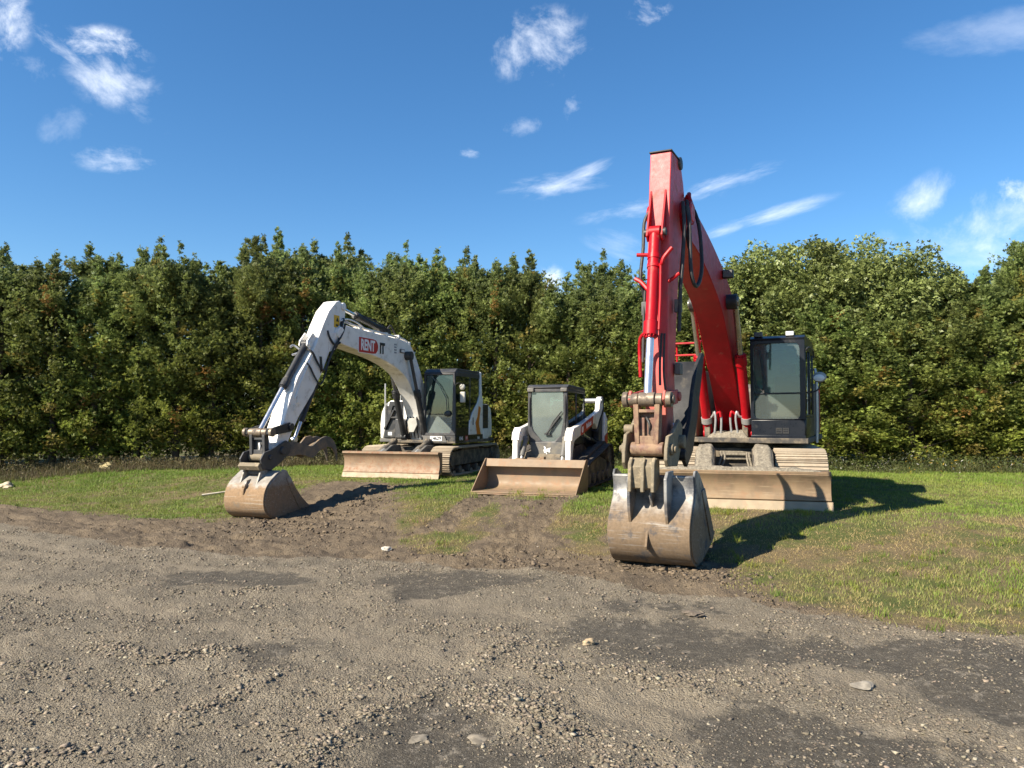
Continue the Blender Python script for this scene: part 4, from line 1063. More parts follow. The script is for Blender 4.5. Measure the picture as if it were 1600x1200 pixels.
    hb.tube([(5.45, 0.26, 4.40), (5.55, 0.32, 4.1), (5.60, 0.30, 3.9), (5.50, 0.30, 3.75)], 0.024)
    hb.tube([(6.04, -0.15, 3.2), (6.10, -0.155, 2.8), (6.16, -0.155, 2.2)], 0.018)
    hb.tube([(6.20, 0.10, 2.55), (6.26, 0.09, 2.2), (6.30, 0.10, 1.9)], 0.016).tube([(6.18, 0.13, 2.55), (6.24, 0.13, 2.1), (6.2, 0.14, 1.85)], 0.014)
    hb.build('arm_hose', M['rubber'], arm)
    hc = MB().box(5.80, 5.88, 0.18, 0.27, 2.85, 3.02).box(6.04, 6.10, -0.19, -0.12, 2.80, 2.98).box(5.72, 5.86, 0.172, 0.25, 2.05, 2.2)
    hc.build('hose_clamp', M['greyd'], arm, bevel=0.01)
    hc = MB().tube([(5.0, 0.12, 4.50), (5.05, 0.2, 4.60), (5.2, 0.24, 4.50), (5.15, 0.28, 4.36)], 0.03).tube([(4.85, 0.05, 4.48), (4.95, 0.15, 4.56), (5.1, 0.2, 4.48)], 0.03)
    hc.box(4.72, 5.05, -0.16, 0.2, 4.43, 4.52)
    hc.build('pipe_manifold', M['red'], boom)
    # guide bar pair on the side of the arm, bucket linkage
    ln = MB()
    for s in (-0.225, 0.195):
        ln.prism([(6.50, 1.62), (6.60, 1.72), (6.54, 1.83), (6.44, 1.80), (5.90, 1.86), (5.84, 1.76), (5.92, 1.68)], s, s + 0.035)
    ln.cyl((5.9, -0.26, 1.77), (5.9, 0.26, 1.77), 0.06)
    ln.build('idler_link', M['red_worn'], root, bevel=0.008)
    pn = MB()
    for y0_, y1_, rr in ((-0.30, -0.235, 0.095), (-0.23, -0.11, 0.075), (-0.10, 0.10, 0.088), (0.11, 0.19, 0.078), (0.235, 0.30, 0.095), (-0.29, 0.29, 0.05)):
        pn.cyl((6.52, y0_, 1.72), (6.52, y1_, 1.72), rr, n=18)
    pn.cyl((6.52, 0.30, 1.72), (6.52, 0.33, 1.72), 0.05)
    pn.build('linkage_pin', M['pin'], root, bevel=0.006)
    # H shaped bucket link
    pts = [(-0.175, 1.66), (0.175, 1.66), (0.155, 1.10), (-0.155, 1.10)]
    hl = MB().prismx([(-0.165, 1.66), (-0.10, 1.66), (-0.085, 1.18), (-0.145, 1.18)], 6.44, 6.58).prismx([(0.10, 1.66), (0.165, 1.66), (0.145, 1.18), (0.085, 1.18)], 6.44, 6.58)
    hl.prismx([(-0.106, 1.60), (0.106, 1.60), (0.106, 1.56), (-0.106, 1.56)], 6.45, 6.57).box(6.46, 6.49, -0.1, 0.1, 1.15, 1.56)
    hl.box(6.488, 6.53, -0.095, -0.035, 1.2, 1.5).box(6.488, 6.53, 0.035, 0.095, 1.2, 1.5)
    hl.box(6.45, 6.57, -0.09, 0.09, 1.16, 1.28)
    hl.cyl((6.52, -0.20, 1.12), (6.52, 0.20, 1.12), 0.085, n=20)
    hl.build('bucket_link', surf('worn_link_paint', (0.16, 0.07, 0.048), (0.11, 0.065, 0.045), 0.6, dirt=(0.27, 0.18, 0.11), amt=0.6, ds=7, bump=0.15), root, bevel=0.008)
    MB().tube([(6.50, -0.02, 1.50), (6.55, 0.03, 1.42), (6.5, 0.02, 1.30)], 0.016).build('link_hose', M['rubber'], root)
    # coupler
    cp = MB()
    for s in (-1, 1):
        y = s * 0.255
        cp.prism([(6.68, 1.10), (6.60, 1.30), (6.42, 1.34), (6.05, 1.58), (5.88, 1.48), (5.94, 1.16), (6.16, 0.86), (6.62, 0.88), (6.69, 0.96)] if s < 0 else [(6.66, 1.14), (6.58, 1.28), (6.42, 1.30), (6.05, 1.48), (5.88, 1.40), (5.94, 1.16), (6.16, 0.90), (6.62, 0.92), (6.68, 1.0)], y - 0.022, y + 0.022)
        cp.cyl((6.52, s * 0.27, 1.12), (6.52, s * 0.32, 1.12), 0.07, n=18).cyl((6.52, s * 0.32, 1.12), (6.52, s * 0.35, 1.12), 0.042, n=14)
        if s < 0: cp.cyl((6.42, -0.32, 1.36), (6.42, -0.20, 1.36), 0.055, n=16)
        cp.cyl((6.03, s * 0.27, 1.20), (6.03, s * 0.34, 1.20), 0.085, n=18)
    cp.prism([(6.62, 1.02), (6.72, 0.92), (6.70, 0.66), (6.6, 0.64), (6.5, 0.72), (6.5, 1.0)], -0.15, 0.14)
    for y in (-0.185, -0.03, 0.095): cp.prism([(6.66, 1.03), (6.74, 0.96), (6.77, 0.62), (6.70, 0.62)], y, y + 0.045)
    cp.build('bucket_coupler', M['coupler'], root, bevel=0.01)
    # ---- bucket
    op = catmull([(6.40, 0.80), (6.36, 0.66), (6.40, 0.52), (6.51, 0.37), (6.60, 0.22), (6.61, 0.05), (6.55, -0.10), (6.43, -0.205), (6.28, -0.255), (6.05, -0.26), (5.75, -0.20), (5.30, -0.09)], 4)
    bk = MB().shell(op, 0.035, -0.475, 0.525)
    for y in (-0.49, 0.51):
        side = op + [(5.30, -0.06), (5.55, 0.28), (5.86, 0.62), (6.12, 0.80), (6.26, 0.86), (6.36, 0.86)]
        bk.prism(side, y, y + 0.03)
    bk.box(6.30, 6.42, -0.475, 0.525, 0.765, 0.80)
    bkt = bk.build('bucket', M['bucket'], root, bevel=0.008)
    hp = [p for p in op if p[1] < -0.115]
    MB().shell([(p[0] + 0.004, p[1] - 0.004) for p in hp][:-8], -0.014, -0.482, 0.532).build('heel_plate', M['bsteel'], bkt, bevel=0.004)
    wp = [p for p in op if 0.17 < p[1] < 0.62]
    MB().shell([(p[0] + 0.002, p[1]) for p in wp], -0.010, -0.27, 0.34).build('wear_plate', M['bucket'], bkt, bevel=0.004)
    for y in (-0.215, 0.235):
        MB().prism([(6.36, 0.86), (6.60, 0.86), (6.70, 0.78), (6.70, 0.60), (6.68, 0.40), (6.625, 0.24), (6.50, 0.36), (6.38, 0.62)], y, y + 0.04).build('bucket_ear', M['bucket'], bkt, bevel=0.008)
    MB().prism([(6.60, 0.26), (6.63, 0.20), (6.72, -0.02), (6.70, -0.06), (6.60, -0.06)], 0.005, 0.033).build('lifting_eye', M['bucket'], bkt, bevel=0.004)
    MB().prism([(6.42, 0.56), (6.56, 0.62), (6.60, 0.56), (6.5, 0.40)], 0.03, 0.06).build('lifting_eye', M['bucket'], bkt, bevel=0.004)
    for y in (-0.505, 0.541): MB().prism([(5.33, -0.03), (5.60, 0.28), (5.90, 0.62), (6.06, 0.60), (5.80, 0.25), (5.55, -0.08)], y, y + 0.016).build('side_cutter', M['bucket'], bkt, bevel=0.003)
    for k in range(5):
        y = -0.43 + k * 0.215
        MB().prism([(5.42, -0.13), (5.42, -0.05), (5.28, -0.04), (5.08, -0.02), (5.28, -0.10)], y, y + 0.09).build('tooth', M['bsteel'], bkt, bevel=0.005)
    MB().shell([(6.4005, 0.78), (6.3665, 0.67), (6.392, 0.56)], -0.004, -0.46, -0.235).build('peeling_decal', surf('peeling_white_decal', (0.42, 0.36, 0.33), (0.36, 0.20, 0.17), 0.6, ns=26, dirt=(0.30, 0.27, 0.23), amt=0.4, ds=20), bkt)
    # ---- thumb folded behind the arm
    tp = [(5.83, 1.02), (5.66, 0.95), (5.42, 1.05), (5.20, 1.45), (5.02, 1.95), (4.72, 2.48), (4.60, 2.56), (4.66, 2.36), (4.86, 1.90), (5.08, 1.40), (5.30, 1.02), (5.66, 0.86)]
    tp = [(5.86, 1.00), (5.70, 1.18), (5.46, 1.44), (5.24, 1.86), (4.98, 2.22), (4.62, 2.42), (4.50, 2.40), (4.60, 2.22), (4.80, 1.85), (5.02, 1.45), (5.30, 1.05), (5.64, 0.86)]
    th = MB().prism(tp, 0.23, 0.28).prism(tp, -0.22, -0.17)
    th.prism([(5.62, 1.04), (5.44, 1.20), (5.18, 1.62), (4.94, 2.06), (4.66, 2.30), (4.66, 2.26), (4.90, 2.0), (5.14, 1.56), (5.40, 1.14), (5.60, 0.98)], -0.17, 0.23)
    th.cyl((5.80, -0.24, 1.02), (5.80, 0.30, 1.02), 0.07)
    thumb = th.build('bucket_thumb', M['thumb'], root, bevel=0.008)
    cylinder_ram(root, (5.66, 0.03, 2.55), (5.45, 0.03, 1.38), 0.6, 0.055, 0.032, M['red_worn'], M['chrome'], 'thumb_cylinder')
    return root
red_excavator()

# ================================================================== white excavator
def white_excavator():
    root = empty('white_excavator', (-2.15, 21.1, 0.33), -R(90 + 20))
    tag(root, 'white excavator with RENT IT sign on its boom and dark grey cab', 'excavator')
    u = undercarriage(root, R(1.5), 1.85, -1.95, 0.375, 0.97, 0.55, 0.82, None, None, 0.15, M['tracksteel'])
    m = MB().cyl((0, 0, 0.70), (0, 0, 0.84), 0.52, n=32); m.build('slew_ring', M['frame'], root, bevel=0.006)
    prof = catmull([(2.46, 0.64), (2.375, 0.54), (2.335, 0.40), (2.345, 0.25), (2.41, 0.12)], 4)
    b = MB().shell(prof, 0.045, -1.36, 1.24)
    b.mat(1).prism([(2.41, 0.13), (2.47, 0.0), (2.50, 0.01), (2.44, 0.13)], -1.37, 1.25)
    b.mat(0).box(2.33, 2.48, -1.36, 1.24, 0.62, 0.65)
    for y in (-1.365, 1.235): b.prism([(2.26, 0.64), (2.46, 0.64)] + prof[1:] + [(2.26, 0.1)], y, y + 0.022)
    b.build('dozer_blade', [M['bladeW'], M['edge']], u, bevel=0.005)
    for y0 in (-0.66, 0.30):
        a = MB().prism([(1.0, 0.45), (1.2, 0.78), (1.62, 0.78), (2.34, 0.52), (2.34, 0.22), (1.6, 0.40)], y0, y0 + 0.26).build('push_arm', M['greyd'], u, bevel=0.015)
        cylinder_ram(u, (1.3, y0 + 0.13, 0.86), (2.3, y0 + 0.13, 0.50), 0.55, 0.07, 0.045, M['frame'], M['silver'], 'blade_cylinder', collar=False)
    # house
    d = MB().prismz([(1.15, -0.55), (1.15, 0.28), (1.22, 0.28), (1.22, 1.20), (-1.4, 1.22), (-1.75, 0.8), (-1.85, 0), (-1.75, -0.8), (-1.4, -1.25), (0.25, -1.45), (0.25, -0.55)], 0.82, 0.90)
    d.box(-0.3, 1.0, -0.28, -0.20, 0.9, 1.25).box(-0.3, 1.0, 0.14, 0.22, 0.9, 1.25)
    d.build('house_deck', M['frame'], root, bevel=0.01)
    MB().prism([(-0.50, 0.9), (-0.50, 1.72), (-0.62, 1.86), (-1.5, 1.86), (-1.72, 1.75), (-1.80, 1.3), (-1.78, 0.9)], -1.15, 1.02).build('engine_hood', M['white'], root, bevel=0.06, seg=3)
    g = MB().box(-1.02, -0.52, 1.02, 1.20, 1.18, 1.84)
    for k in range(7): g.box(-1.0, -0.62, 1.20, 1.212, 1.28 + k * 0.08, 1.32 + k * 0.08)
    g.build('air_grille', M['black'], root, bevel=0.006)
    MB().box(-1.02, -0.64, 1.02, 1.21, 0.80, 1.165).build('rear_corner_panel', M['white'], root, bevel=0.02)
    # tank side of the house: rounded white cover with a dark recess facing the front
    sp = [(-1.53, 0.90), (-1.54, 1.30), (-1.50, 1.62), (-1.40, 1.84), (-1.22, 1.95), (-0.62, 1.95), (-0.62, 0.90)]
    tk = MB().prismx(sp, -0.9, 0.22).build('tank_cover', M['white'], root, bevel=0.03)
    fr = MB().frame4([(-1.42, 0.92), (-0.84, 0.92), (-0.84, 1.92), (-1.22, 1.92)], [(-1.34, 1.12), (-0.92, 1.12), (-0.92, 1.80), (-1.12, 1.80)], 0.222, 0.27)
    fr.prismx([(-1.40, 1.15), (-1.34, 1.15), (-1.06, 1.68), (-1.12, 1.68)], 0.23, 0.30)
    fr.box(0.225, 0.30, -1.36, -0.90, 0.93, 1.13).box(0.225, 0.29, -1.18, -0.90, 1.46, 1.50).box(0.222, 0.232, -1.34, -0.92, 1.12, 1.80)
    fr.build('tank_recess', M['black'], tk, bevel=0.008)
    MB().prismx([(-1.53, 0.80), (-1.53, 0.90), (-0.85, 0.90), (-0.85, 0.80)], -0.6, 0.26).build('side_skirt', M['greyd'], tk, bevel=0.02)
    MB().box(0.30, 0.312, -1.24, -1.12, 0.99, 1.08).build('lamp_lens', M['lampglass'], tk)
    MB().prismx([(-0.86, 0.92), (-0.50, 0.92), (-0.56, 1.40), (-0.86, 1.46)], -0.2, 0.62).build('valve_cover', M['grey'], root, bevel=0.03)
    MB().tube([(0.26, -1.36, 0.95), (0.26, -1.36, 2.42)], 0.022, smooth=1).tube([(0.0, -1.02, 1.9), (0.0, -1.02, 2.3)], 0.014, smooth=1).build('mirror_pole', M['silver'], root)
    # ---- cab
    y0, y1, z0, z1, x0, x1 = 0.29, 1.20, 0.88, 2.74, -0.48, 1.22
    c = MB()
    c.prism([(x0, 2.66), (x1 - 0.03, 2.60), (x1 + 0.0, 2.64), (x1 - 0.16, z1), (x0 + 0.05, z1)], y0 + 0.02, y1 - 0.02)
    outer = [(y0, 1.02), (y1, 1.02), (y1, 1.35), (y1 - 0.02, 2.62), (y0 + 0.02, 2.62), (y0, 1.35)]
    inner = [(y0 + 0.09, 1.09), (y1 - 0.16, 1.09), (y1 - 0.10, 1.25), (y1 - 0.075, 2.57), (y0 + 0.065, 2.57), (y0 + 0.055, 1.25)]
    c.frame4(outer, inner, x1 - 0.07, x1)
    c.box(x0, x1 - 0.07, y0, y0 + 0.04, 0.90, 1.4).box(x0, x1 - 0.07, y0 + 0.01, y0 + 0.05, 2.55, 2.66).box(x0, x0 + 0.06, y0, y0 + 0.08, 1.0, 2.66).box(x0, x0 + 0.04, y0 + 0.08, y1 - 0.06, 1.0, 1.75)
    c.box(x0, x1 - 0.07, y1 - 0.045, y1 - 0.005, 2.54, 2.66).box(0.22, 0.28, y1 - 0.05, y1 - 0.004, 1.2, 2.56)
    c.box(x0, x1 - 0.07, y0 + 0.04, y1 - 0.05, 0.89, 0.95)
    cab = c.build('cab', M['grey'], root, bevel=0.016)
    MB().prismx([(y0 + 0.0, 0.84), (y1 - 0.22, 0.84), (y1 - 0.30, 1.015), (y0 + 0.0, 1.015)], x1 - 0.06, x1 + 0.012).build('front_panel', M['greyd'], cab, bevel=0.012)
    MB().prismx([(y1 - 0.21, 0.86), (y1, 0.86), (y1, 1.018), (y1 - 0.29, 1.018)], x1 - 0.06, x1).build('corner_panel', M['black'], cab, bevel=0.012)
    MB().box(x1 - 0.045, x1 - 0.038, y0 + 0.05, y1 - 0.07, 1.575, 2.58).build('windscreen', M['glassc'], cab)
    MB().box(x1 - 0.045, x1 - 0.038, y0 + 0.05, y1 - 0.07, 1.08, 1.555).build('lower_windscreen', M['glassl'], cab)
    MB().box(x1 - 0.052, x1 - 0.030, y0 + 0.05, y1 - 0.09, 1.555, 1.575).build('windscreen_bar', M['black'], cab)
    MB().box(x0 + 0.06, x1 - 0.07, y0 + 0.012, y0 + 0.02, 1.4, 2.56).build('side_window', M['glass'], cab)
    MB().box(x0 + 0.015, x0 + 0.022, y0 + 0.08, y1 - 0.06, 1.75, 2.64).build('rear_window', M['glass'], cab)
    MB().prism([(x0 + 0.08, 2.56), (x1 - 0.075, 2.54), (x1 - 0.075, 1.20), (0.40, 1.20), (0.20, 1.52), (-0.25, 1.90), (x0 + 0.08, 2.15)], y1 - 0.02, y1 - 0.012).build('door_window', M['glassd'], cab)
    MB().prism([(x1 - 0.072, 1.02), (x1 - 0.072, 1.22), (0.38, 1.22), (0.38, 1.02)], y1 - 0.04, y1 - 0.003).build('door_sill', M['cabblack'], cab)
    MB().prism([(x1 - 0.065, 0.84), (x1 - 0.065, 1.018), (-0.62, 1.018), (-0.62, 0.84)], y1 - 0.04, y1 + 0.004).build('sill_stripe', M['cabblack'], cab, bevel=0.006)
    # sweeping white panel behind the door and the slim white pillar above it
    MB().prism([(x0 - 0.02, 2.72), (x0 + 0.07, 2.72), (x0 + 0.08, 2.10), (-0.24, 1.88), (0.10, 1.62), (0.30, 1.38), (0.36, 1.022), (-0.60, 1.022), (-0.60, 2.0), (x0 - 0.06, 2.1)], y1 - 0.03, y1 + 0.014).build('door_rear_panel', M['white'], cab, bevel=0.012)
    MB().prism([(-0.44, 1.74), (-0.30, 1.80), (-0.20, 1.50), (-0.06, 1.34), (-0.18, 1.024), (-0.44, 1.024), (-0.30, 1.32)], y1 + 0.012, y1 + 0.018).build('orange_stripe', M['orange'], cab)
    MB().box(0.10, 0.13, y1 + 0.014, y1 + 0.03, 1.28, 1.48).build('door_handle', M['greyd'], cab, bevel=0.005)
    lettering('model_number', 'E145', 0.125, M['signwhite'], cab, (0.86, y1 + 0.006, 0.935), (-1, 0, 0), (0, 0, 1), 0.9, 0.003)
    MB().box(0.42, 0.60, y1 + 0.003, y1 + 0.008, 0.88, 1.0).build('red_badge', M['signred'], cab)
    MB().box(0.46, 0.57, y1 + 0.007, y1 + 0.010, 0.955, 0.975).box(0.46, 0.57, y1 + 0.007, y1 + 0.010, 0.915, 0.93).build('badge_stripe', M['signwhite'], cab)
    lettering('side_marking', 'TIER', 0.10, M['signwhite'], cab, (-0.30, y1 + 0.006, 0.92), (-1, 0, 0), (0, 0, 1), 0.9, 0.002)
    MB().box(x1 + 0.012, x1 + 0.018, 0.50, 0.83, 0.885, 1.005).build('number_plate', M['signwhite'], cab)
    lettering('plate_number', '14629', 0.125, M['signblack'], cab, (x1 + 0.020, 0.665, 0.945), (0, 1, 0), (0, 0, 1), 0.92, 0.003)
    MB().tube([(x1 - 0.02, y1 - 0.02, 2.3), (x1 - 0.0, y1 + 0.08, 2.36), (x1 - 0.12, y1 + 0.16, 2.33)], 0.010).build('mirror_arm', M['black'], cab)
    mi = MB().box(x1 - 0.16, x1 - 0.09, y1 + 0.08, y1 + 0.22, 1.86, 2.14); mi.ellipsoid((x1 - 0.12, y1 + 0.14, 2.26), (0.05, 0.08, 0.08)); mi.build('mirror', M['mirror'], cab, bevel=0.02)
    MB().tube([(x1 + 0.012, 0.52, 2.56), (x1 + 0.02, 0.78, 2.28), (x1 + 0.02, 0.95, 1.98)], 0.010, smooth=1).tube([(x1 + 0.02, 0.95, 1.98), (x1 + 0.02, 0.98, 1.60)], 0.010, smooth=1).build('wiper', M['greyd'], cab)
    MB().ellipsoid((x1 + 0.0, y1 - 0.22, 1.58), (0.05, 0.09, 0.08)).build('wiper_motor', M['black'], cab)
    s = MB().box(-0.25, 0.25, 0.50, 0.98, 1.30, 1.44).prism([(-0.25, 1.42), (-0.1, 1.42), (-0.24, 2.0), (-0.36, 2.0)], 0.50, 0.98).prism([(-0.36, 2.03), (-0.26, 2.03), (-0.28, 2.22), (-0.37, 2.22)], 0.6, 0.88)
    s.build('seat', M['seat'], cab, bevel=0.04, seg=3)
    s = MB()
    for y in (0.42, 1.04): s.box(-0.1, 0.35, y - 0.05, y + 0.05, 1.3, 1.56).tube([(0.33, y, 1.55), (0.38, y, 1.76)], 0.02)
    s.box(0.75, 0.95, 0.72, 1.0, 1.5, 1.64); s.tube([(0.9, 0.66, 1.0), (0.88, 0.66, 1.7)], 0.025)
    s.build('control_lever', M['interior'], cab, bevel=0.01)
    # ---- boom
    top = [(0.58, 1.05), (0.66, 1.55), (0.88, 2.15), (1.17, 2.62), (1.46, 3.02), (1.72, 3.27), (2.05, 3.38), (2.8, 3.42), (3.65, 3.44), (4.55, 3.47), (5.0, 3.45)]
    bot = [(5.17, 3.30), (5.08, 3.10), (4.23, 2.98), (3.5, 2.90), (2.92, 2.80), (2.45, 2.68), (2.0, 2.48), (1.62, 2.14), (1.31, 1.70), (1.06, 1.20), (0.92, 0.86), (0.70, 0.86)]
    bo = MB().prism(catmull(top, 3) + catmull(bot, 3), -0.20, 0.20)
    bo.cyl((0.78, -0.27, 1.02), (0.78, 0.27, 1.02), 0.13, n=18).cyl((5.02, -0.25, 3.29), (5.02, 0.25, 3.29), 0.13, n=18)
    boom = bo.build('boom', M['white'], root, bevel=0.014)
    for s in (-1, 1): MB().cyl((2.0, s * 0.20, 3.02), (2.0, s * 0.36, 3.02), 0.11, n=18).build('cylinder_boss', M['black'], boom)
    MB().box(2.13, 2.36, 0.205, 0.24, 3.07, 3.17).build('step_frame', M['greyd'], boom, bevel=0.02)
    MB().box(2.17, 2.32, 0.24, 0.246, 3.09, 3.15).build('step_plate', M['white'], boom)
    t = MB()
    for yy in (0.09, 0.15, -0.1): t.tube([(1.2, yy, 2.7), (1.62, yy, 3.22), (2.0, yy, 3.43), (2.8, yy, 3.475), (3.7, yy, 3.50), (4.3, yy, 3.53), (4.7, yy, 3.58)], 0.018)
    t.tube([(3.9, 0.15, 3.5), (4.3, 0.17, 3.6), (4.7, 0.19, 3.62), (5.0, 0.2, 3.55)], 0.018)
    for x in (1.75, 2.3, 2.9, 3.55, 4.1): t.box(x, x + 0.07, -0.14, 0.19, 3.40 + (0.02 if x > 2 else -0.14), 3.51 + (0.0 if x > 2 else -0.12))
    t.build('boom_pipe', M['white'], boom)
    # sign: red box with a pointed right end, white letters, black letters behind it
    yy = 0.20
    sg = [(4.24, 3.285), (3.62, 3.285), (3.50, 3.27), (3.42, 3.20), (3.395, 3.125), (3.42, 3.04), (3.50, 2.965), (3.62, 2.95), (4.24, 2.95)]
    MB().prism([(x_ + (0.022 if x_ > 4 else -0.02), z_ + (0.016 if z_ > 3.1 else -0.016)) for x_, z_ in sg], yy + 0.001, yy + 0.005).build('sign_border', M['signwhite'], boom)
    MB().prism(sg, yy + 0.002, yy + 0.009).build('red_sign', M['signred'], boom)
    lettering('sign_word', 'RENT', 0.335, M['signwhite'], boom, (3.86, yy + 0.010, 3.112), (-1, 0, 0), (0, 0, 1), 0.74, 0.012)
    lettering('sign_word', 'IT', 0.335, M['signblack'], boom, (3.20, yy + 0.005, 3.095), (-1, 0, 0), (0, 0, 1), 0.80, 0.017)
    dm = MB()
    for q in range(4): dm.box(2.50, 2.62, yy + 0.001, yy + 0.004, 3.04 + q * 0.065, 3.08 + q * 0.065)
    dm.build('information_sticker', surf('grey_sticker', (0.36, 0.36, 0.36), (0.20, 0.20, 0.20), 0.5, ns=40), boom)
    for s in (-1, 1):
        cylinder_ram(root, (1.12, s * 0.31, 0.98), (2.0, s * 0.31, 3.02), 0.56, 0.075, 0.042, M['black'], M['grey'], 'boom_cylinder')
    hs = MB()
    for k_ in range(5): hs.tube([(1.05 + 0.03 * k_, -0.22 + 0.11 * k_, 0.95), (1.2, -0.2 + 0.1 * k_, 1.3), (1.16, -0.16 + 0.08 * k_, 1.62), (1.05, -0.1 + 0.05 * k_, 1.9)], 0.02)
    hs.build('boom_hose', M['rubber'], root)
    MB().prismx([(-0.16, 1.46), (0.10, 1.46), (0.14, 1.30), (0.04, 1.10), (-0.10, 1.10)], 1.20, 1.26).build('boom_plate', M['mirror'], boom, bevel=0.01)
    cylinder_ram(root, (2.62, 0, 3.56), (4.80, 0, 3.90), 0.66, 0.075, 0.042, M['black'], M['chrome'], 'arm_cylinder', collar=True)
    MB().tube([(2.72, 0.05, 3.6), (2.6, 0.08, 3.72), (2.45, 0.06, 3.66), (2.2, 0.02, 3.5)], 0.022).tube([(4.0, 0.06, 3.82), (3.3, 0.09, 3.74), (2.7, 0.09, 3.6)], 0.016).build('ram_hose', M['rubber'], root)
    # ---- arm
    ap = [(4.84, 3.93), (4.97, 3.985), (5.09, 3.95), (5.36, 3.72), (5.56, 3.42), (5.82, 2.98), (6.10, 2.64), (6.40, 2.30), (6.64, 1.88), (6.84, 1.44), (7.02, 1.08), (7.10, 0.90), (7.04, 0.76), (6.92, 0.74),
          (6.80, 0.86), (6.58, 1.22), (6.36, 1.52), (5.90, 2.00), (5.56, 2.46), (5.30, 2.92), (5.02, 3.12), (4.86, 3.30), (4.76, 3.56), (4.74, 3.80)]
    a = MB().prism(ap, -0.165, 0.165)
    a.cyl((5.02, -0.235, 3.29), (5.02, 0.235, 3.29), 0.12, n=18).cyl((4.82, -0.19, 3.88), (4.82, 0.19, 3.88), 0.085, n=16).cyl((6.99, -0.2, 0.87), (6.99, 0.2, 0.87), 0.12, n=18)
    arm = a.build('arm', M['white'], root, bevel=0.012)
    MB().prism([(4.98, 3.66), (5.18, 3.66), (5.18, 3.40), (4.98, 3.40)], 0.166, 0.171).build('warning_sticker', M['yellow'], arm)
    MB().prism([(5.06, 3.62), (5.11, 3.53), (5.01, 3.53)], 0.171, 0.174).box(5.03, 5.12, 0.171, 0.174, 3.43, 3.47).build('sticker_mark', M['signblack'], arm)
    MB().prism([(5.00, 3.28), (5.42, 3.28), (5.36, 2.86), (5.10, 2.94)], 0.166, 0.185).build('pin_plate', M['white'], arm, bevel=0.006)
    for s in (-1, 1): MB().prism([(5.72, 3.14), (5.84, 3.22), (6.02, 3.04), (6.04, 2.94), (5.94, 2.86), (5.86, 2.92)], s * 0.09 - 0.014, s * 0.09 + 0.014).cyl((5.94, s * 0.08, 2.98), (5.94, s * 0.125, 2.98), 0.06).build('clevis_plate', M['white'], arm, bevel=0.005)
    cyl = cylinder_ram(root, (5.94, 0, 2.98), (7.36, 0, 1.22), 0.50, 0.068, 0.043, M['black'], M['chrome'], 'bucket_cylinder')
    MB().tube([(6.08, -0.05, 2.86), (6.12, -0.16, 2.94), (6.2, -0.18, 2.90)], 0.022).tube([(6.12, -0.05, 2.78), (6.2, -0.14, 2.74)], 0.02).build('ram_pipe', M['silver'], cyl)
    h = MB()
    h.tube([(6.02, 0.10, 2.86), (5.98, 0.19, 2.80), (5.82, 0.205, 2.60), (5.66, 0.21, 2.47), (5.54, 0.21, 2.50), (5.40, 0.22, 2.72), (5.25, 0.23, 2.98), (5.12, 0.25, 3.12), (4.95, 0.24, 3.30), (4.8, 0.2, 3.50)], 0.022)
    h.tube([(6.14, 0.12, 2.60), (6.08, 0.19, 2.52), (5.90, 0.20, 2.30), (5.72, 0.20, 2.17), (5.60, 0.20, 2.26), (5.42, 0.2, 2.62)], 0.018)
    h.tube([(5.42, 0.17, 3.30), (5.38, 0.2, 3.15), (5.22, 0.22, 3.02), (5.05, 0.24, 3.08)], 0.022)
    for k_ in range(3): h.tube([(4.70, 0.08 - 0.08 * k_, 3.58), (4.86, 0.2 - 0.04 * k_, 3.60), (5.0, 0.22, 3.36), (5.12, 0.2, 3.0), (5.22, 0.06, 2.78)], 0.024)
    h.build('arm_hose', M['rubber'], arm)
    MB().prism([(5.62, 2.74), (5.70, 2.74), (5.66, 2.40), (5.58, 2.46)], 0.166, 0.172).build('black_stripe', M['signblack'], arm)
    pp = MB().tube([(5.95, 0.17, 2.75), (6.35, 0.175, 2.18), (6.52, 0.175, 1.85)], 0.014, smooth=1).box(6.38, 6.46, 0.166, 0.20, 1.78, 1.92).box(6.48, 6.56, 0.166, 0.19, 1.62, 1.74)
    pp.build('arm_pipe', M['white'], arm)
    # linkage
    ln = MB()
    for s in (-0.255, 0.205): ln.prism([(7.30, 1.16), (7.42, 1.18), (7.42, 1.30), (7.30, 1.30), (6.76, 1.40), (6.68, 1.30), (6.74, 1.22)], s, s + 0.05)
    ln.cyl((6.75, -0.28, 1.31), (6.75, 0.29, 1.31), 0.075, n=16)
    ln.build('idler_link', M['black'], root, bevel=0.008)
    pn = MB()
    for a_, b_, r_ in ((-0.32, -0.26, 0.08), (-0.20, -0.09, 0.072), (-0.085, 0.085, 0.08), (0.09, 0.2, 0.072), (0.26, 0.32, 0.08), (-0.3, 0.3, 0.04)): pn.cyl((7.36, a_, 1.22), (7.36, b_, 1.22), r_, n=16)
    pn.build('linkage_pin', M['pin'], root, bevel=0.005)
    hl = MB()
    for s in (-0.17, 0.11): hl.prism([(7.30, 1.18), (7.42, 1.18), (7.40, 0.80), (7.28, 0.80)], s, s + 0.06)
    hl.box(7.31, 7.38, -0.11, 0.11, 1.08, 1.12).box(7.31, 7.38, -0.11, 0.11, 0.82, 0.90).box(7.30, 7.33, -0.11, 0.11, 0.8, 1.1).mat(1).cyl((7.34, -0.19, 0.76), (7.34, 0.19, 0.76), 0.075, n=18).mat(0)
    hl.build('bucket_link', [M['grey'], M['coupler']], root, bevel=0.006)
    MB().tube([(7.34, 0.0, 1.02), (7.38, 0.04, 0.94), (7.34, 0.0, 0.86)], 0.016).build('link_hose', M['signwhite'], root)
    cp = MB()
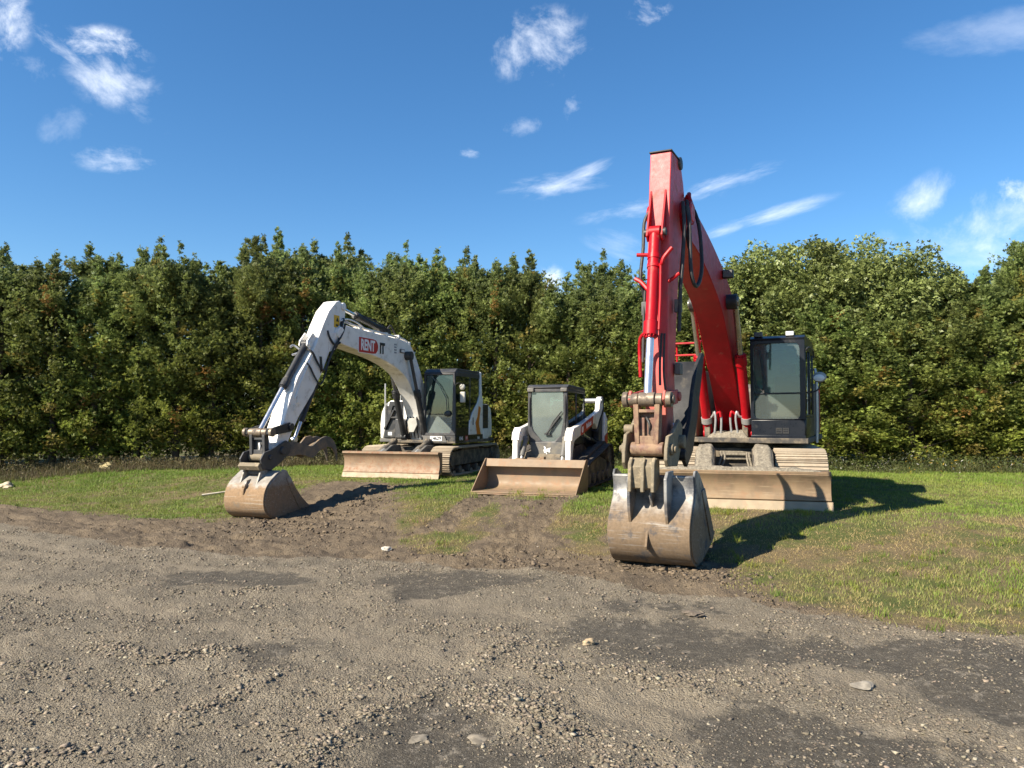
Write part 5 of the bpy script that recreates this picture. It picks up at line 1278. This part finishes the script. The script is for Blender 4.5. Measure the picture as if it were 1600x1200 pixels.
    for s in (-1, 1):
        y = s * 0.225
        cp.prism([(7.60, 0.74), (7.50, 0.86), (7.30, 0.90), (6.86, 1.06), (6.70, 0.98), (6.74, 0.82), (7.0, 0.66), (7.30, 0.52), (7.54, 0.56)], y - 0.02, y + 0.02)
        cp.cyl((7.34, s * 0.235, 0.76), (7.34, s * 0.275, 0.76), 0.05).cyl((6.99, s * 0.24, 0.87), (6.99, s * 0.29, 0.87), 0.075)
    cp.mat(1).prism([(7.60, 0.68), (7.66, 0.62), (7.60, 0.54), (7.46, 0.53), (7.46, 0.60)], -0.225, 0.225).mat(0).prism([(7.3, 0.52), (7.3, 0.6), (6.9, 0.76), (6.8, 0.74)], -0.2, 0.2).prism([(7.50, 0.56), (7.50, 0.46), (7.30, 0.44), (7.30, 0.56)], -0.13, 0.13)
    cp.build('bucket_coupler', [M['grey'], M['coupler']], root, bevel=0.01)
    # bucket
    op = catmull([(7.28, 0.50), (7.42, 0.42), (7.60, 0.30), (7.70, 0.16), (7.73, -0.02), (7.68, -0.17), (7.55, -0.27), (7.35, -0.335), (7.15, -0.355), (6.90, -0.34), (6.40, -0.26)], 4)
    bk = MB().shell(op, 0.03, -0.43, 0.43)
    side = op + [(6.40, -0.22), (6.66, -0.02), (6.84, 0.16), (7.0, 0.38), (7.12, 0.52), (7.22, 0.54)]
    for y in (-0.445, 0.42): bk.prism(side, y, y + 0.025)
    bkt = bk.build('bucket', M['bucketW'], root, bevel=0.006)
    MB().shell([(p[0] + 0.003, p[1]) for p in op if -0.19 < p[1] < -0.02 and p[0] > 7.5], -0.008, -0.435, 0.435).build('wear_plate', M['bucketW'], bkt)
    for y in (-0.20, 0.165): MB().prism([(7.18, 0.56), (7.36, 0.66), (7.52, 0.56), (7.66, 0.26), (7.58, 0.28), (7.28, 0.46)], y, y + 0.035).build('bucket_ear', M['bucketW'], bkt, bevel=0.006)
    MB().prism([(7.55, 0.38), (7.66, 0.36), (7.76, 0.20), (7.76, 0.12), (7.69, 0.12)], -0.035, 0.0).cyl((7.70, -0.05, 0.26), (7.70, 0.015, 0.26), 0.045).build('lifting_eye', M['bucketW'], bkt, bevel=0.005)
    MB().shell([(7.30, 0.4985), (7.42, 0.4285), (7.52, 0.362)], -0.004, 0.22, 0.42).build('red_paint_mark', M['signred'], bkt)
    for y in (-0.458, 0.446): MB().prism([(6.42, -0.20), (6.68, 0.0), (6.86, 0.18), (7.02, 0.40), (7.14, 0.38), (6.98, 0.12), (6.7, -0.26)], y, y + 0.012).build('side_cutter', M['bucketW'], bkt, bevel=0.002)
    for k_ in range(5):
        y = -0.42 + k_ * 0.195; MB().prism([(6.5, -0.30), (6.5, -0.23), (6.36, -0.20), (6.14, -0.20), (6.34, -0.27)], y, y + 0.075).build('tooth', M['bsteel'], bkt, bevel=0.004)
    # thumb reaching back from the arm end
    tp = catmull([(6.92, 0.98), (6.62, 1.02), (6.34, 1.00), (6.06, 0.94), (5.86, 0.92), (5.62, 1.04), (5.36, 1.10), (5.12, 1.02), (4.98, 0.82), (4.95, 0.56)], 3)
    tb = catmull([(5.02, 0.70), (5.14, 0.84), (5.34, 0.88), (5.58, 0.82), (5.84, 0.68), (6.06, 0.72), (6.30, 0.76), (6.60, 0.74), (6.88, 0.80)], 3)
    th = MB()
    for y in (0.10, -0.14): th.prism(tp + tb, y, y + 0.04)
    th.prism([(6.6, 0.98), (6.1, 0.90), (5.86, 0.86), (5.6, 0.96), (5.36, 1.02), (5.2, 0.96), (5.2, 0.92), (5.36, 0.98), (5.6, 0.9), (5.86, 0.80), (6.1, 0.84), (6.6, 0.90)], -0.10, 0.10)
    th.prism([(6.10, 0.95), (5.80, 0.93), (5.60, 1.05), (5.72, 1.12), (5.9, 1.10)], -0.04, 0.0)
    th.build('bucket_thumb', M['thumbW'], root, bevel=0.008)
    cylinder_ram(root, (5.62, 0, 2.14), (6.28, 0, 1.06), 0.68, 0.055, 0.034, M['black'], M['chrome'], 'thumb_cylinder', collar=False)
    return root
white_excavator()

# ================================================================== track loader
def track_loader():
    root = empty('track_loader', (0.95, 17.0, 0.33), -R(90 + 20))
    tag(root, 'small white track loader with wide empty tan bucket parked between two excavators', 'track loader')
    path = catmull([(0.98, 0.16), (0.82, 0.045), (0.4, 0.04), (-0.4, 0.04), (-1.1, 0.04), (-1.52, 0.07), (-1.66, 0.30), (-1.62, 0.62), (-1.46, 0.84), (-1.24, 0.88), (-0.9, 0.82), (-0.2, 0.69), (0.5, 0.57), (0.84, 0.48), (1.0, 0.33)], 4, True)
    ch = MB().prism([(0.80, 0.30), (0.80, 0.62), (0.70, 0.75), (-1.45, 1.0), (-1.60, 0.9), (-1.60, 0.3)], -0.46, 0.46)
    for s in (-1, 1):
        ch.prism([(0.7, 0.18), (0.6, 0.50), (-0.6, 0.62), (-1.2, 0.5), (-1.3, 0.16)], s * 0.72 - 0.13, s * 0.72 + 0.16)
        ch.box(-1.2, 0.5, min(s * 0.4, s * 0.62), max(s * 0.4, s * 0.62), 0.3, 0.5)
        for k in range(5): ch.cyl((0.55 - 0.43 * k, s * 0.52, 0.18), (0.55 - 0.43 * k, s * 0.93, 0.18), 0.12, n=14)
        ch.cyl((0.76, s * 0.52, 0.27), (0.76, s * 0.93, 0.27), 0.19, n=20).cyl((-1.38, s * 0.52, 0.28), (-1.38, s * 0.93, 0.28), 0.19, n=20)
    cb = ch.build('chassis', M['frame'], root, bevel=0.02)
    for s in (-1, 1):
        track(cb, s * 0.75, 0.44, [(x, z) for x, z in path], 0.10, M['trackrub'], 0.02, 1, 0.028)
        sp = MB().cyl((-1.36, s * 0.58, 0.62), (-1.36, s * 0.92, 0.62), 0.19, n=22)
        for k in range(8):
            a = 2 * math.pi * k / 8; sp.cyl((-1.36 + 0.13 * math.cos(a), s * 0.92, 0.62 + 0.13 * math.sin(a)), (-1.36 + 0.13 * math.cos(a), s * 0.935, 0.62 + 0.13 * math.sin(a)), 0.017, n=6)
        sp.build('drive_sprocket', M['frame'], cb, bevel=0.006)
    # rear body
    MB().prism([(-0.72, 0.9), (-0.72, 1.55), (-1.55, 1.42), (-1.70, 1.30), (-1.70, 0.55), (-1.5, 0.5)], -0.50, 0.50).build('engine_cover', M['black'], root, bevel=0.03)
    for s in (-1, 1):
        MB().prism([(-1.72, 0.72), (-1.30, 0.78), (-1.34, 1.2), (-1.50, 1.72), (-1.66, 1.80), (-1.80, 1.70), (-1.82, 0.9)], s * 0.60 - 0.07, s * 0.60 + 0.07).build('rear_upright', M['black'], root, bevel=0.015)
        MB().prism([(-1.64, 0.80), (-1.96, 0.80), (-1.98, 1.46), (-1.72, 1.62)], s * 0.62 - 0.10, s * 0.62 + 0.11).build('tail_panel', M['white'], root, bevel=0.025)
        MB().prism([(-1.66, 0.82), (-1.95, 0.82), (-1.95, 1.12), (-1.66, 1.05)], min(s * 0.732, s * 0.738), max(s * 0.732, s * 0.738)).build('tail_decal', M['signred'], root)
    # cab
    yl, yr = -0.40, 0.49; yc = (yl + yr) / 2
    c = MB()
    c.prism([(-0.78, 2.06), (0.66, 2.10), (0.72, 2.13), (0.60, 2.19), (-0.70, 2.15)], yl - 0.01, yr + 0.01)
    out = [(yl + 0.09, 0.63), (yr - 0.09, 0.63), (yr - 0.05, 1.0), (yr, 1.22), (yr - 0.01, 2.10), (yl + 0.01, 2.10), (yl, 1.22), (yl + 0.05, 1.0)]
    inn = [(yc - 0.13, 0.985), (yc + 0.15, 0.985), (yr - 0.16, 1.12), (yr - 0.10, 1.42), (yr - 0.10, 2.03), (yl + 0.08, 2.03), (yl + 0.07, 1.40), (yl + 0.12, 1.22)]
    c.frame4(out, inn, 0.62, 0.70)
    c.box(-0.76, -0.70, yl, yl + 0.06, 1.0, 2.08).box(-0.76, -0.70, yr - 0.06, yr, 1.0, 2.08)
    for y in (yl, yr - 0.035):
        c.box(-0.70, 0.62, y, y + 0.035, 0.9, 1.26).box(-0.70, 0.62, y, y + 0.035, 2.02, 2.09).box(-0.05, 0.0, y, y + 0.035, 1.26, 2.02)
    c.box(-0.7, 0.62, yl + 0.035, yr - 0.035, 0.64, 0.70)
    cab = c.build('cab', M['grey'], root, bevel=0.018)
    ws = [(yc - 0.14, 0.975), (yc + 0.16, 0.975), (yr - 0.15, 1.12), (yr - 0.09, 1.42), (yr - 0.09, 2.04), (yl + 0.07, 2.04), (yl + 0.06, 1.40), (yl + 0.11, 1.22)]
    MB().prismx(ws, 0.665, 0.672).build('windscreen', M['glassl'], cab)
    MB().prismx([(yl + 0.10, 0.635), (yr - 0.10, 0.635), (yr - 0.06, 0.96), (yc + 0.16, 0.965), (yc - 0.14, 0.965), (yl + 0.06, 0.96)], 0.70, 0.725).build('front_panel', M['greyd'], cab, bevel=0.01)
    MB().box(-0.70, 0.62, yr - 0.022, yr - 0.015, 1.26, 2.02).build('side_window', M['glassd'], cab)
    MB().box(-0.70, 0.62, yl + 0.015, yl + 0.022, 1.26, 2.02).build('side_window', M['glassd'], cab)
    MB().box(-0.745, -0.738, yl + 0.06, yr - 0.06, 1.3, 2.06).build('rear_window', M['glass'], cab)
    for y in (yl + 0.0, yr - 0.15):
        MB().box(0.60, 0.74, y, y + 0.15, 2.03, 2.12).build('work_light', M['greyd'], cab, bevel=0.02)
    MB().tube([(0.71, yr - 0.13, 1.62), (0.715, yr - 0.30, 1.42), (0.715, yc + 0.0, 1.16)], 0.012, smooth=1).tube([(0.715, yr - 0.17, 1.52), (0.725, yc - 0.02, 1.13)], 0.02, smooth=1).box(0.70, 0.73, yc - 0.06, yc + 0.06, 1.12, 1.16).build('wiper', M['rubber'], cab)
    MB().tube([(0.705, yr - 0.06, 1.25), (0.72, yr - 0.045, 1.6), (0.705, yr - 0.05, 1.96)], 0.014).tube([(0.705, yl + 0.06, 1.30), (0.72, yl + 0.05, 1.6), (0.705, yl + 0.05, 1.92)], 0.012).build('grab_rail', M['black'], cab)
    s = MB().box(-0.35, 0.15, yc - 0.24, yc + 0.24, 1.05, 1.2).prism([(-0.36, 1.18), (-0.20, 1.18), (-0.34, 1.78), (-0.46, 1.78)], yc - 0.24, yc + 0.24); s.build('seat', M['seat'], cab, bevel=0.04)
    s = MB()
    for y in (yc - 0.30, yc + 0.30): s.box(-0.1, 0.3, y - 0.04, y + 0.04, 1.25, 1.38).tube([(0.26, y, 1.38), (0.3, y, 1.58)], 0.022)
    s.build('control_lever', M['interior'], cab, bevel=0.01)
    # white cat head emblem with tufted ears
    E_ = [(640, 585), (690, 595), (728, 650), (745, 705), (785, 690), (850, 665), (945, 645), (915, 690), (905, 730), (915, 820), (865, 840), (820, 790), (785, 800), (765, 830), (700, 865), (655, 835), (632, 740), (672, 690)]
    sc = 0.00052
    em = MB().prismx([(yc + 0.0 + (p[0] - 785) * sc, 0.80 - (p[1] - 740) * sc) for p in E_], 0.7255, 0.731)
    em.prismx([(yc + (760 - 785) * sc + 0.011 * math.cos(k * 1.05), 0.80 - (885 - 740) * sc + 0.014 * math.sin(k * 1.05)) for k in range(6)], 0.7255, 0.731)
    em.build('animal_emblem', M['signwhite'], cab)
    # lift arms, each one bent plate box with a casting at the elbow
    for s in (-1, 1):
        yo = 0.05 + s * 0.575
        pr = catmull([(-1.62, 1.98), (-1.50, 1.95), (-1.38, 1.78), (-1.20, 1.62), (0.50, 1.32), (0.86, 1.27), (1.06, 1.16), (1.15, 0.98), (1.16, 0.78), (1.20, 0.56), (1.26, 0.36)], 3) + [(1.12, 0.34), (1.04, 0.58), (0.98, 0.80), (0.86, 1.0), (0.45, 1.08),
              (-0.90, 1.36), (-1.10, 1.22), (-1.32, 1.42), (-1.52, 1.55), (-1.70, 1.70), (-1.74, 1.92)]
        a = MB().prism(pr, yo - 0.06, yo + 0.06)
        arm = a.build('lift_arm', M['white'], root, bevel=0.022, seg=3)
        MB().prism([(0.98, 1.28), (1.12, 1.16), (1.16, 1.02), (1.06, 0.96), (0.9, 1.02), (0.86, 1.22)], yo - 0.075, yo + 0.085).cyl((1.02, yo + 0.085, 1.13), (1.02, yo + 0.10, 1.13), 0.05).build('elbow_casting', M['white'], arm, bevel=0.03, seg=3)
        MB().prism([(-1.66, 1.99), (-1.76, 1.92), (-1.76, 1.66), (-1.56, 1.48), (-1.20, 1.22), (-1.08, 1.16), (-1.12, 1.20), (-1.54, 1.54), (-1.70, 1.72), (-1.70, 1.92)], yo - 0.072, yo + 0.072).build('arm_edge_guard', M['black'], arm, bevel=0.006)
        cylinder_ram(root, (0.86, yo - s * 0.14, 1.04), (1.24, yo - s * 0.13, 0.46), 0.62, 0.055, 0.032, M['greyd'], M['silver'], 'tilt_cylinder', collar=False)
        cylinder_ram(root, (-1.45, yo - s * 0.02, 0.86), (-0.1, yo - s * 0.02, 1.12), 0.55, 0.05, 0.03, M['black'], M['chrome'], 'lift_cylinder', collar=False)
    MB().cyl((-1.55, -0.6, 1.88), (-1.55, 0.7, 1.88), 0.06, n=18).build('cross_tube', M['silver'], root)
    yo = 0.05 + 0.575 + 0.06
    lb = [(-0.72, 1.53), (0.28, 1.325), (0.36, 1.27), (0.38, 1.105), (0.30, 1.11), (-0.66, 1.31)]
    MB().prism(lb, yo + 0.001, yo + 0.006).build('red_decal', M['signred'], root)
    lettering('decal_word', 'Bobcat', 0.155, M['signwhite'], root, (-0.30, yo + 0.008, 1.335), (-1, 0, 0.205), (-0.205, 0, -0) if False else (0.2, 0, 1), 1.0, 0.004)
    MB().prism([(0.30, 1.28), (0.16, 1.305), (0.18, 1.20), (0.22, 1.16), (0.31, 1.17)], yo + 0.006, yo + 0.009).build('decal_mark', M['signwhite'], root)
    # mounting plate and bucket
    MB().prism([(1.10, 0.20), (1.24, 0.20), (1.23, 0.60), (1.12, 0.62)], -0.50, 0.58).build('mounting_plate', M['frame'], root, bevel=0.01)
    W0, W1 = -1.07, 1.05
    pf = catmull([(2.20, 0.012), (1.85, 0.006), (1.58, 0.01), (1.40, 0.04), (1.30, 0.13), (1.275, 0.27), (1.28, 0.42), (1.30, 0.58)], 4)
    bk = MB().shell(pf, -0.022, W0, W1)
    bk.prism([(1.475, 0.478), (1.495, 0.490), (1.39, 0.640), (1.37, 0.630)], W0, W1)
    bk.prism([(1.39, 0.640), (1.37, 0.630), (1.28, 0.60), (1.28, 0.62)], W0, W1)
    for y in (W0 - 0.02, W1): bk.prism([(2.22, 0.0), (1.55, -0.01), (1.36, 0.0), (1.25, 0.12), (1.235, 0.32), (1.30, 0.645), (1.42, 0.645)], y, y + 0.02)
    bkt = bk.build('loader_bucket', M['lbucket'], root, bevel=0.005)
    MB().prism([(2.28, -0.008), (2.0, -0.006), (2.0, 0.006), (2.26, 0.004)], W0 - 0.02, W1 + 0.02).build('cutting_edge', M['lbucket'], bkt, bevel=0.003)
    m = MB().box(1.26, 1.37, -0.18, -0.04, 0.63, 0.665).box(1.26, 1.39, -0.06, 0.12, 0.64, 0.66).box(1.24, 1.38, 0.1, 0.18, 0.62, 0.69).box(1.26, 1.38, -0.45, -0.28, 0.625, 0.65)
    m.build('latch_plate', M['lbucket'], bkt, bevel=0.005)
    return root
track_loader()

# ------------------------------------------------------------------ single stones one can pick out
def rock_thing(name, x, y, size, tint, flat, label, cat, seed):
    z = hz(x, y); r_ = random.Random(seed); mb = MB()
    bm = bmesh.new(); bmesh.ops.create_icosphere(bm, subdivisions=3, radius=0.5)
    for v in bm.verts:
        n_ = v.co.normalized()
        q = 1 + 0.28 * math.sin(n_.x * 3.1 + seed) * math.cos(n_.y * 2.7 + seed * 2) + 0.12 * math.sin(n_.z * 7 + n_.x * 6 + seed) + 0.06 * (r_.random() - 0.5)
        v.co = Vector((n_.x * size * 0.5 * q * 1.15, n_.y * size * 0.42 * q, n_.z * size * 0.5 * flat * q))
    me = bpy.data.meshes.new(name); bm.to_mesh(me); bm.free()
    me.polygons.foreach_set('use_smooth', [True] * len(me.polygons)); me.set_sharp_from_angle(angle=R(26))
    me.materials.append(surf(name + '_surface', tint, tuple(c * 0.7 for c in tint), 0.85, ns=18, dirt=tuple(c * 0.55 for c in tint), amt=0.35, ds=20, bump=0.3))
    o = bpy.data.objects.new(name, me); col.objects.link(o); o.location = (x, y, z + size * flat * 0.22); o.rotation_euler = (0, 0, seed * 1.3)
    tag(o, label, cat)
rock_thing('stone', 0.62, 6.34, 0.105, (0.42, 0.315, 0.19), 0.62, 'tan stone lying alone on the dark packed gravel', 'stone', 1)
rock_thing('soil_lump', 1.68, 7.2, 0.15, (0.15, 0.12, 0.09), 0.34, 'flat brown lump on the gravel in front of the red excavator bucket', 'soil lump', 2)
rock_thing('stone', 2.41, 5.35, 0.15, (0.30, 0.265, 0.21), 0.22, 'flat pale stone half sunk in dark gravel at the right', 'stone', 3)
rock_thing('stone', -1.72, 10.63, 0.14, (0.46, 0.42, 0.35), 0.5, 'pale stone on torn brown soil right of the white excavator bucket', 'stone', 4)
rock_thing('soil_lump', 4.06, 12.85, 0.26, (0.05, 0.04, 0.03), 0.5, 'dark soil lump on the grass under the red excavator blade', 'soil lump', 5)
rock_thing('stone', -11.41, 21.7, 0.42, (0.52, 0.43, 0.22), 0.62, 'yellowish pointed stone in the weeds at the foot of the hedge, far left', 'stone', 6)
rock_thing('stone', -12.7, 19.4, 0.36, (0.50, 0.42, 0.30), 0.5, 'pale tan stone at the left edge of the grass', 'stone', 7)
rock_thing('stone', -0.54, 4.52, 0.10, (0.22, 0.19, 0.145), 0.2, 'left one of two small flat pale stones in the nearest dark patch', 'stone', 8)
rock_thing('stone', -0.2, 4.48, 0.12, (0.235, 0.20, 0.15), 0.18, 'right one of two small flat pale stones in the nearest dark patch', 'stone', 9)
st = MB().cyl((-6.75, 16.8, hz(-6.75, 16.8) + 0.03), (-6.15, 17.05, hz(-6.15, 17.05) + 0.05), 0.022, 0.015, 8).build('stick', surf('bleached_wood', (0.50, 0.44, 0.35), (0.40, 0.34, 0.26), 0.8, ns=12))
tag(st, 'pale stick lying in the grass left of the white excavator bucket', 'stick')

# ------------------------------------------------------------------ sky, sun, camera
SUN_EL, SUN_AZ = R(37.5), math.atan2(-math.sin(R(57)), -math.cos(R(57)))            # azimuth from +Y towards +X
w = bpy.data.worlds.new('World'); scene.world = w; w.use_nodes = True
t = NT(w.node_tree); t.n.clear()
outw = t.n.new('ShaderNodeOutputWorld'); bg = t.n.new('ShaderNodeBackground'); t.link(bg.outputs[0], outw.inputs[0])
sky = t.n.new('ShaderNodeTexSky'); sky.sky_type = 'NISHITA'; sky.sun_disc = False
sky.sun_elevation = SUN_EL; sky.sun_rotation = SUN_AZ
sky.air_density = 1.0; sky.dust_density = 0.15; sky.ozone_density = 3.5; sky.altitude = 300
SKY_STRENGTH = 0.074
hs = t.n.new('ShaderNodeHueSaturation'); hs.inputs['Saturation'].default_value = 1.27; t.link(sky.outputs[0], hs.inputs['Color'])
tc = t.n.new('ShaderNodeTexCoord').outputs['Generated']
sp = t.n.new('ShaderNodeSeparateXYZ'); t.link(tc, sp.inputs[0])
fwd = t.math('MAXIMUM', sp.outputs['Y'], 0.02)
U_ = t.math('DIVIDE', sp.outputs['X'], fwd); V_ = t.math('DIVIDE', sp.outputs['Z'], fwd)
front = t.ramp(sp.outputs['Y'], 0.05, 0.2)
def cloud(u, v, a, b, ang, dens, scale=14, stretch=1.0, soft=1.0, thr=0.0):
    amp = 3.5 if stretch > 2.9 else 4.2
    """a patch of cloud round one direction of the sky: half sizes a, b in tangent units, broken up by noise drawn out along it"""
    ca, sa = math.cos(R(ang)), math.sin(R(ang))
    du = t.math('SUBTRACT', U_, u); dv = t.math('SUBTRACT', V_, v)
    x = t.math('ADD', t.math('MULTIPLY', du, ca), t.math('MULTIPLY', dv, sa)); y = t.math('SUBTRACT', t.math('MULTIPLY', dv, ca), t.math('MULTIPLY', du, sa))
    cmb = t.n.new('ShaderNodeCombineXYZ'); t.val(t.math('MULTIPLY', x, 1.0 / stretch), cmb.inputs[0]); t.val(y, cmb.inputs[1]); cmb.inputs[2].default_value = u * 7 + v * 3
    n = t.noise(cmb.outputs[0], scale, 8, 0.64, 0.25)
    k_ = 1.35 if stretch < 2.9 else 1.12
    a, b = a * k_, b * k_
    r2 = t.math('ADD', t.math('POWER', t.math('ABSOLUTE', t.math('MULTIPLY', x, 1 / a)), 2.0), t.math('POWER', t.math('ABSOLUTE', t.math('MULTIPLY', y, 1 / b)), 2.0))
    e = t.math('SUBTRACT', 1.0, t.math('SQRT', r2))
    f = t.math('ADD', t.math('MULTIPLY', e, 0.9), t.math('MULTIPLY', t.math('SUBTRACT', n, 0.53 if stretch < 2.9 else 0.5), amp))
    f = t.math('MULTIPLY', f, t.ramp(e, -0.15, 0.45))
    return t.math('MULTIPLY', t.ramp(f, -0.1 + thr, 0.1 + thr + 1.2 * soft), dens)
C = lambda px, py: ((px - 800) / 1200, (650 - py) / 1200)
CL = [(C(838, 58), 0.068, 0.046, 10, 0.62, 16, 1.0, 1.3), (C(1018, 2), 0.026, 0.022, 0, 0.5, 22, 1.0, 1.2), (C(150, 60), 0.055, 0.022, -10, 0.75, 20, 1.6, 1.1), (C(95, 78), 0.13, 0.016, -38, 0.62, 18, 2.5, 1.2),
      (C(160, 108), 0.062, 0.036, -22, 0.60, 14, 1.3, 1.3), (C(-6, 20), 0.03, 0.05, 0, 0.8, 14, 1.0, 1.2), (C(172, 244), 0.058, 0.017, -6, 0.55, 18, 1.8, 1.3), (C(40, 100), 0.03, 0.016, -15, 0.25, 20, 1.0, 1.4), (C(100, 185), 0.045, 0.025, 20, 0.16, 16, 1.0, 1.4),
      (C(872, 287), 0.082, 0.020, 6, 0.9, 26, 3.2, 1.7), (C(920, 268), 0.068, 0.014, 20, 0.85, 26, 3.6, 1.7), (C(1000, 322), 0.085, 0.016, 12, 0.8, 26, 4.0, 1.7), (C(1140, 281), 0.082, 0.016, 17, 0.92, 26, 3.6, 1.7), (C(1200, 336), 0.098, 0.0135, 17, 0.95, 26, 4.5, 1.7), (C(1130, 358), 0.04, 0.008, 15, 0.7, 26, 4.0, 1.7),
      (C(735, 231), 0.018, 0.008, 0, 0.5, 24, 1.5, 1.2), (C(898, 155), 0.012, 0.022, -15, 0.28, 24, 1.0, 1.3), (C(815, 192), 0.028, 0.012, 15, 0.25, 24, 1.0, 1.3), (C(965, 382), 0.045, 0.022, -18, 0.32, 14, 2.5, 1.4),
      (C(1465, 303), 0.055, 0.027, 25, 0.85, 9, 1.0, 1.5), (C(1540, 348), 0.10, 0.042, 5, 0.72, 9, 1.2, 1.5), (C(1590, 296), 0.028, 0.022, 0, 0.8, 14, 1.0, 1.2), (C(1510, 380), 0.13, 0.040, 0, 0.65, 8, 1.6, 1.7), (C(1560, 40), 0.16, 0.03, 8, 0.22, 10, 2.5, 1.5), (C(866, 440), 0.022, 0.02, 0, 0.85, 18, 1.0, 1.0)]
mask = None
for (uv, a, b_, an, de, scl, stc, sft) in CL:
    m_ = cloud(uv[0], uv[1], a, b_, an, de, scl, stc, sft)
    mask = m_ if mask is None else t.math('MAXIMUM', mask, m_)
mask = t.math('MULTIPLY', mask, front)
skyc = t.mix(mask, hs.outputs[0], (9.2, 9.5, 10.0))
t.link(skyc, bg.inputs['Color']); bg.inputs['Strength'].default_value = SKY_STRENGTH

sun = bpy.data.lights.new('sun', 'SUN'); sun.energy = 5.0; sun.angle = R(0.53); sun.color = (1.0, 0.90, 0.74)
so = bpy.data.objects.new('sun', sun); col.objects.link(so)
sd = Vector((math.sin(SUN_AZ) * math.cos(SUN_EL), math.cos(SUN_AZ) * math.cos(SUN_EL), math.sin(SUN_EL)))
so.rotation_euler = sd.to_track_quat('Z', 'Y').to_euler(); so.location = sd * 60

cam = bpy.data.cameras.new('camera'); cam.lens = 27.0; cam.sensor_width = 36.0; cam.clip_end = 4000; cam.clip_start = 0.1
co = bpy.data.objects.new('camera', cam); col.objects.link(co)
co.location = (0, 0, 1.85); co.rotation_euler = (math.pi / 2 + math.atan(50 / 1200), 0, 0)
scene.camera = co
scene.cycles.max_bounces = 6; scene.cycles.diffuse_bounces = 3; scene.cycles.glossy_bounces = 3; scene.cycles.transmission_bounces = 4; scene.cycles.transparent_max_bounces = 8
scene.view_settings.view_transform = 'Standard'; scene.view_settings.look = 'None'
scene.view_settings.gamma = 1.0; scene.view_settings.exposure = 1.2; scene.view_settings.use_curve_mapping = False
